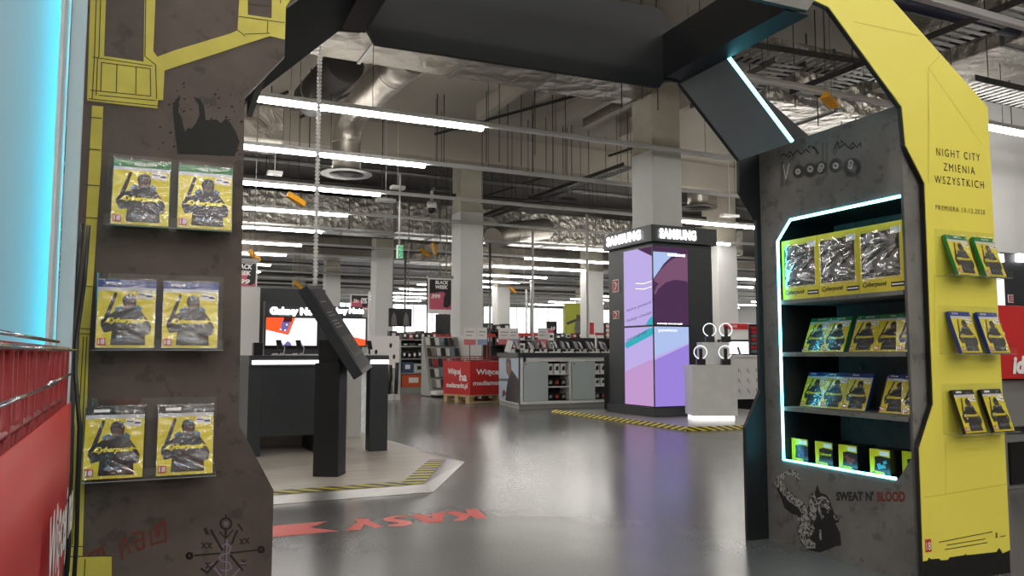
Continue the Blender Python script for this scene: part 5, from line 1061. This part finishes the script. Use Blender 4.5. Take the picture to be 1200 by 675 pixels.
# hanging posters
def poster(px0, py0, px1, py1, y, lab, lines_, m0='ink', hang=True, border='card'):
    a_ = U(px0, py0, 'y', y); b_ = U(px1, py1, 'y', y); t = thing('hanging_poster', lab, 'poster', ((a_.x+b_.x)/2, y, b_.z))
    w_ = b_.x-a_.x; h_ = a_.z-b_.z; MB().box(a_.x, b_.x, y, y+.012, b_.z, a_.z).build('poster_sheet', M[border], t)
    P = lambda o: (lambda p: (a_.x+p[0]*w_, y-.002-o, b_.z+p[1]*h_)); mb = MB(); mb.poly([(.05, .12), (.95, .12), (.95, .95), (.05, .95)], P(0), 0); mb.poly([(.05, .12), (.95, .12), (.95, .45), (.6, .62), (.05, .55)], P(.003), 1); mb.poly([(.62, .2), (.78, .16), (.92, .24), (.95, .45), (.86, .62), (.74, .62), (.64, .45)], P(.005), 0); pf_ = mb.build('poster_print', [M[m0], M['pink']], t)
    tm = MB()
    for s_, f_ in lines_: text_mb(tm, s_, f_, P(.007), bold=.04, shear=.15)
    if lines_: tm.build('poster_lettering', M['text_w'], pf_)
    if hang:
        mb = MB()
        for x in (a_.x+.05, b_.x-.05): mb.tube([(x, y+.006, a_.z), (x, y+.006, top_at(x, y, a_.z))], .006, 4)
        mb.box(a_.x-.02, b_.x+.02, y-.01, y+.025, a_.z-.01, a_.z+.05); mb.build('hanging_bar', M['galv'], t)
    return t
poster(502, 325, 530, 368, 14.9, 'black and pink BLACK WEEK poster hanging left of the white column', [('BLACK', (.28, .82, .82, .92)), ('WEEK', (.28, .69, .80, .79)), ('399', (.12, .42, .5, .54))])
poster(268, 306, 301, 340, 11.7, 'cropped BLACK WEEK poster beside the left brown pillar', [('BLACK', (.18, .74, .82, .92)), ('WEEK', (.18, .52, .78, .68)), ('499', (.2, .2, .75, .38))])
tp = poster(411, 345, 432, 363, 13.5, 'small dark price poster on a pole behind the slanted totem', [('0%', (.55, .4, .92, .8)), ('20x', (.14, .45, .45, .7))], hang=False)
p = U(432.5, 380, 'y', 13.55); MB().tube([(p.x, 13.56, 0), (p.x, 13.56, 1.9)], .02, 6).build('poster_pole', M['whitem'], tp)
# hanging monitors & dark panel
for i, (a0, b0_, a1_, b1_, y) in enumerate(((456, 361, 483, 383, 18.5), (511, 368, 528, 392, 17.0))):
    a_ = U(a0, b0_, 'y', y); b_ = U(a1_, b1_, 'y', y); t = thing('hanging_monitor', ('dark hanging monitor left of the bright window', 'plain black hanging panel under the black week poster')[i], 'monitor', ((a_.x+b_.x)/2, y, b_.z)); MB().box(a_.x, b_.x, y, y+.06, b_.z, a_.z).build('monitor_body', M['pcase'], t, bevel=.01)
    mb = MB()
    for x in (a_.x+.1, b_.x-.1): mb.tube([(x, y+.03, a_.z), (x, y+.03, ZC)], .012, 6)
    mb.build('monitor_hanger', M['galv'], t)
    if i == 0:
        mb = MB(); W_ = b_.x-a_.x; 
        for k, fx in enumerate((.1, .62)): mb.poly([(a_.x+W_*fx, b_.z+.03), (a_.x+W_*(fx+.25), b_.z+.03), (a_.x+W_*(fx+.2), b_.z+.25), (a_.x+W_*(fx+.1), b_.z+.36), (a_.x+W_*fx, b_.z+.2)], lambda p: (p[0], y-.003, p[1]))
        mb.build('monitor_picture', pal[5], t)
for i, (px, y) in enumerate(((457, 19.0), (500, 19.4))):
    pass
# mid shelves and counters, far
def cabinet(px0, px1, py_top, y, lab, m='white', dep=.6, cat='cabinet'):
    a_ = U(px0, py_top, 'y', y); b_ = U(px1, py_top, 'y', y); t = thing('low_cabinet', lab, cat, ((a_.x+b_.x)/2, y, 0)); z = max(a_.z, .3)
    MB().box(a_.x, b_.x, y, y+dep, .08, z-.03).build('cabinet_body', M[m], t, bevel=.004); MB().box(a_.x-.02, b_.x+.02, y-.02, y+dep+.02, z-.029, z).build('cabinet_top', M['shelfg'], t); MB().box(a_.x+.03, b_.x-.03, y+.04, y+dep-.03, 0, .079).build('cabinet_base', M['pcase'], t); return a_.x, b_.x, z
far = [(455, 531, 397, 20.5, 1.3, 'low shelf wall under the bright window'), (568, 601, 388, 18.2, 1.5, 'black stocked shelf unit behind the red bin'), (598, 660, 398, 21, 1.5, 'long stocked shelf unit behind the counter phones'), (655, 720, 397, 24.5, 1.6, 'farther stocked shelf unit left of the tower'), (530, 600, 393, 27, 1.7, 'distant stocked shelf run in the middle of the hall')]
for i, (pa, pb, pt, y, h_, lb) in enumerate(far):
    a_ = U(pa, pt, 'y', y); b_ = U(pb, pt, 'y', y); H_ = a_.z; zs = [H_*.25, H_*.5, H_*.75, H_]; zs = [round(z, 2) for z in zs]
    shelving(a_.x, b_.x, y, H_, zs, lb, 'shelfg' if i != 1 else 'pcase', .5, 'pcase' if i in (1, 3) else 'shelfg')
    for j, z in enumerate(zs):
        if z < .8: continue
        nn = int((b_.x-a_.x)/.24); stock(a_.x+.03, b_.x-.03, y, z, nn, .24 if j < 3 else .20, [(0, 4, 3, 0, 5), (0, 6, 0, 3), (4, 3, 0, 6), (0, 3, 4), (3, 0, 4)][i], 'stock_box', 'stock box on the %s board of the %s' % (('first', 'second', 'third', 'top')[j], ('window shelf wall', 'black shelf unit', 'counter-side shelf unit', 'tower-side shelf unit', 'mid-hall shelf run')[i]), 'stock on the '+lb, gap=.05)
# red topped signs above far shelves
for i, (pa, pb, pt, pbm, y) in enumerate(((607, 631, 390, 394, 20), (697, 712, 390, 393, 20), (568, 580, 391, 395, 17.2), (500, 531, 392, 395, 20.2))):
    a_ = U(pa, pt, 'y', y); b_ = U(pb, pbm, 'y', y); mb = MB().box(a_.x, b_.x, y-.03, y-.015, b_.z, a_.z); mb.tube([(a_.x+.05, y-.022, 0), (a_.x+.05, y-.022, b_.z)], .01, 5)
    bld(mb, 'header_strip', M['signred'], 'red header strip over the far shelves, %s from left' % ('third', 'rightmost', 'second', 'leftmost')[i].replace('leftmost', 'first'), 'sign strip', 'red strips over far shelves', o=((a_.x+b_.x)/2, y, b_.z))
# yellow poster wall with person, dark poster, column sign, far poster
y = 27.5; a_ = U(662, 355, 'y', y); b_ = U(688, 410, 'y', y); t = thing('poster_wall', 'tall yellow-green poster wall showing a person with a tool', 'poster', (a_.x, y, b_.z)); MB().box(a_.x, b_.x, y, y+.1, 0, a_.z).build('poster_board', mat('lime_yellow', (196, 204, 62), .5), t)
mb = MB(); W_ = b_.x-a_.x; H_ = a_.z-b_.z; Pq = lambda p: (a_.x+p[0]*W_, y-.006, b_.z+p[1]*H_)
mb.poly([(.35, .05), (.9, .05), (.85, .3), (.75, .5), (.7, .62), (.5, .62), (.42, .45), (.5, .3)], Pq, 0); mb.poly([(.05, .58), (.75, .72), (.75, .66), (.1, .53)], lambda p: (Pq(p)[0], y-.009, Pq(p)[2]), 1); mb.poly([(.5, .62), (.7, .62), (.72, .74), (.52, .76)], lambda p: (Pq(p)[0], y-.012, Pq(p)[2]), 2)
mb.build('poster_figure', [pal[5], M['pcase'], M['cskin']], t)
c = U(693.5, 385, 'y', 22.01); bld(MB().box(c.x-.075, c.x+.075, 22.0, 22.015, c.z-.19, c.z+.19), 'column_sign', M['signred'], 'narrow red safety sign on the white column behind the counter', 'safety sign', o=c)
poster(640, 376, 653, 398, 26.3, 'small dark poster standing between far shelves behind the phones', [('-10', (.2, .5, .8, .7))], hang=False)
# people-photo panel behind (faces poster) right of the column
y = 19.5; a_ = U(708, 378, 'y', y); b_ = U(724, 402, 'y', y); t = thing('faces_poster', 'poster crowded with small round portraits left of the tower', 'poster', (a_.x, y, b_.z)); MB().box(a_.x, b_.x, y, y+.03, 0, a_.z).build('poster_board', M['ink'], t)
mb = MB()
for k in range(12): cx_ = a_.x+.12+.17*(k % 3); cz_ = b_.z+.1+.13*(k//3); mb.poly([(cx_+.07*cos(q*pi/4), cz_+.06*sin(q*pi/4)) for q in range(8)], lambda p: (p[0], y-.004, p[1]), k % 3)
mb.build('portraits', [mat('portrait_pale', (206, 176, 164), .5), M['shelfg'], mat('portrait_brown', (150, 108, 96), .5)], t)
# ================================================================== RIGHT OF THE TOWER
xa = U(858, 440, 'y', 9.3).x; zt_ = U(862, 417, 'y', 9.3).z
t = thing('drawer_counter', 'white counter with small phone motifs right of the ring display', 'counter', (xa+.5, 9.5, 0))
MB().box(xa, xa+2.2, 9.3, 10.2, .14, zt_-.02).build('counter_body', M['card'], t, bevel=.003); MB().box(xa+.03, xa+2.2, 9.36, 10.2, 0, .139).build('dark_plinth', M['pcase'], t); MB().box(xa-.02, xa+2.2, 9.27, 10.2, zt_-.019, zt_+.01).build('counter_top', M['card'], t)
dr_ = MB(); 
for k in range(4):
    for j in range(3): cx_ = xa+.12+.17*k; cz_ = .24+.15*j; dr_.poly([(cx_, cz_), (cx_+.02, cz_+.008), (cx_+.012, cz_+.06), (cx_-.008, cz_+.05)], lambda p: (p[0], 9.298, p[1])); dr_.poly([(cx_+.03, cz_-.02), (cx_+.042, cz_-.02), (cx_+.042, cz_+.02), (cx_+.03, cz_+.015)], lambda p: (p[0], 9.298, p[1]))
dr_.build('phone_motifs', M['shelfg'], t)
y = 9.9; a_ = U(860, 398, 'y', y); b_ = U(888, 414, 'y', y); t = thing('counter_screen', 'bright low screen standing on the white counter', 'screen', (a_.x, y, zt_+.01)); MB().box(a_.x-.3, a_.x+1.0, y, y+.04, zt_+.0105, a_.z).build('screen_body', M['pcase'], t)
MB().box(a_.x-.27, a_.x+.97, y-.004, y-.0005, b_.z-.01, a_.z-.03).build('screen_picture', M['scr_w'], t)
for i, px in enumerate((866, 884)):
    p = U(px, 408, 'y', 9.6); t = thing('handset', 'dark blue handset standing on the white counter, %s one' % ('left', 'right')[i], 'phone', (p.x, 9.6, zt_+.01), group='handsets on the white counter'); MB().obox((p.x, 9.6, zt_+.075), (.04, .012, .12), Euler((-.2, -.25, .3)).to_matrix()).build('handset_body', pal[1], t, bevel=.003); MB().box(p.x-.02, p.x+.05, 9.57, 9.66, zt_+.0105, zt_+.018).build('handset_foot', M['card'], t)
y = 14; a_ = U(848, 379, 'y', y); b_ = U(876, 386, 'y', y); t = thing('wall_panel', 'pale back panel with red strip right of the tower', 'panel', (a_.x, y, 0)); pa = U(838, 380, 'y', y)
MB().box(pa.x, pa.x+1.5, y, y+.08, 0, a_.z+.02).build('panel_board', M['paint'], t); MB().box(a_.x, b_.x, y-.02, y-.001, b_.z, a_.z).build('red_strip', M['signred'], t)
tm = MB(); text_mb(tm, 'HUAWEI', (a_.x+.12, b_.z+.03, a_.x+.36, a_.z-.03), lambda p: (p[0], y-.023, p[1])); tm.build('strip_lettering', M['text_w'], t)
y = 9.45; p = U(887, 395, 'y', y); t = thing('carousel_rack', 'narrow rack of red and grey packs at the arch edge', 'rack', (p.x, y, zt_+.011)); MB().box(p.x-.06, p.x+.5, y+.08, y+.12, zt_+.011, 1.27).build('rack_back', M['pcase'], t)
for k in range(7): MB().box(p.x-.05, p.x+.48, y+.055, y+.0795, .83+k*.06, .875+k*.06).build('pack_row', M['signred'] if k in (1, 3, 5, 6) else pal[7 if k == 0 else 5], t)
# windows glow between columns right: bright panel
y = 30; a_ = U(829, 366, 'y', y); b_ = U(842, 402, 'y', y)
# ================================================================== FAR RIGHT SERVICE DESK
t = thing('service_desk', 'grey service desk with red front board at the right edge', 'service desk', (5.2, 3.4, 0))
MB().box(4.73, 7.6, 3.1, 3.7, 0, .655).build('desk_body', mat('grey_desk_board', (120, 120, 118), .5), t, bevel=.004)
rb = MB().box(4.70, 7.6, 3.06, 3.72, .66, 1.105).build('red_board', M['red'], t, bevel=.004)
tm = MB(); text_mb(tm, 'ide', (4.80, .69, 4.985, .80), lambda p: (p[0], 3.056, p[1]), shear=.18, bold=.05); tm.build('board_lettering', M['text_w'], rb)
MB().box(4.765, 7.5, 3.085, 3.099, .335, .372).build('dark_rail', M['pcase'], t); MB().box(4.78, 7.5, 3.085, 3.0995, .03, .28).build('dark_recess', M['pcase'], t)
p0 = U(1165, 300, 'y', 6.2).x; y = 6.2
t = thing('clad_pier', 'dark clad pier with lit boxes behind the service desk', 'pier', (p0+1, y, 0)); zz = U(1180, 296, 'y', y).z
MB().box(p0+.12, p0+2.2, y, y+.6, 0, zz).build('dark_cladding', M['coal'], t, bevel=.004); MB().box(p0+.0, p0+.115, y, y+.6, 0, zz).build('pale_side', M['shelfg'], t)
sgn = emis('sign_white', (255, 255, 255), 3.4)
a_ = U(1164, 297, 'y', y-.05); b_ = U(1177, 307, 'y', y-.05); MB().box(a_.x, b_.x, y-.05, y-.001, b_.z, a_.z).build('lit_box', sgn, t); a_ = U(1194, 297, 'y', y-.05); b_ = U(1204, 307, 'y', y-.05); MB().box(a_.x, b_.x, y-.05, y-.001, b_.z, a_.z).build('lit_box', sgn, t)
a_ = U(1163, 325, 'y', y-.1); b_ = U(1178, 356, 'y', y-.1); bld(MB().box(a_.x, b_.x, y-.1, y-.051, .0, a_.z), 'light_box', M['scr_w'], 'bright white light box beside the yellow pillar', 'light box', o=(a_.x, y, b_.z))
c = U(1184.5, 350, 'y', y-.01); t = thing('fire_sign', 'red and white fire extinguisher sign on the dark pier', 'safety sign', c); MB().box(c.x-.045, c.x+.05, y-.012, y-.001, c.z-.05, c.z+.05).build('sign_plate', M['text_w'], t); MB().box(c.x-.036, c.x+.04, y-.015, y-.0125, c.z-.04, c.z+.04).build('red_field', M['signred'], t)
gm = MB(); gm.stroke([(c.x-.015, c.z-.03), (c.x+.0, c.z+.03)], .012, lambda p: (p[0], y-.0165, p[1])); gm.stroke([(c.x+.015, c.z-.025), (c.x+.02, c.z+.02)], .01, lambda p: (p[0], y-.0165, p[1])); gm.build('pictogram', M['text_w'], t)
yw = 7.4; bld(MB().box(U(1150, 200, 'y', yw).x, U(1150, 200, 'y', yw).x+4.5, yw, yw+.1, 1.9, ZC-.001), 'white_bulkhead', M['paint'], 'white bulkhead panel behind the top of the yellow pillar', 'panel', o=(10, yw, 1.9))
# ================================================================== WORLD + VIEW
w = bpy.data.worlds.new('world'); bpy.context.scene.world = w; w.use_nodes = True
w.node_tree.nodes['Background'].inputs[0].default_value = (.6, .62, .65, 1); w.node_tree.nodes['Background'].inputs[1].default_value = .25
vs_ = bpy.context.scene.view_settings; vs_.view_transform = 'Standard'; vs_.look = 'None'; vs_.gamma = 1; vs_.use_curve_mapping = False; vs_.exposure = 1.0
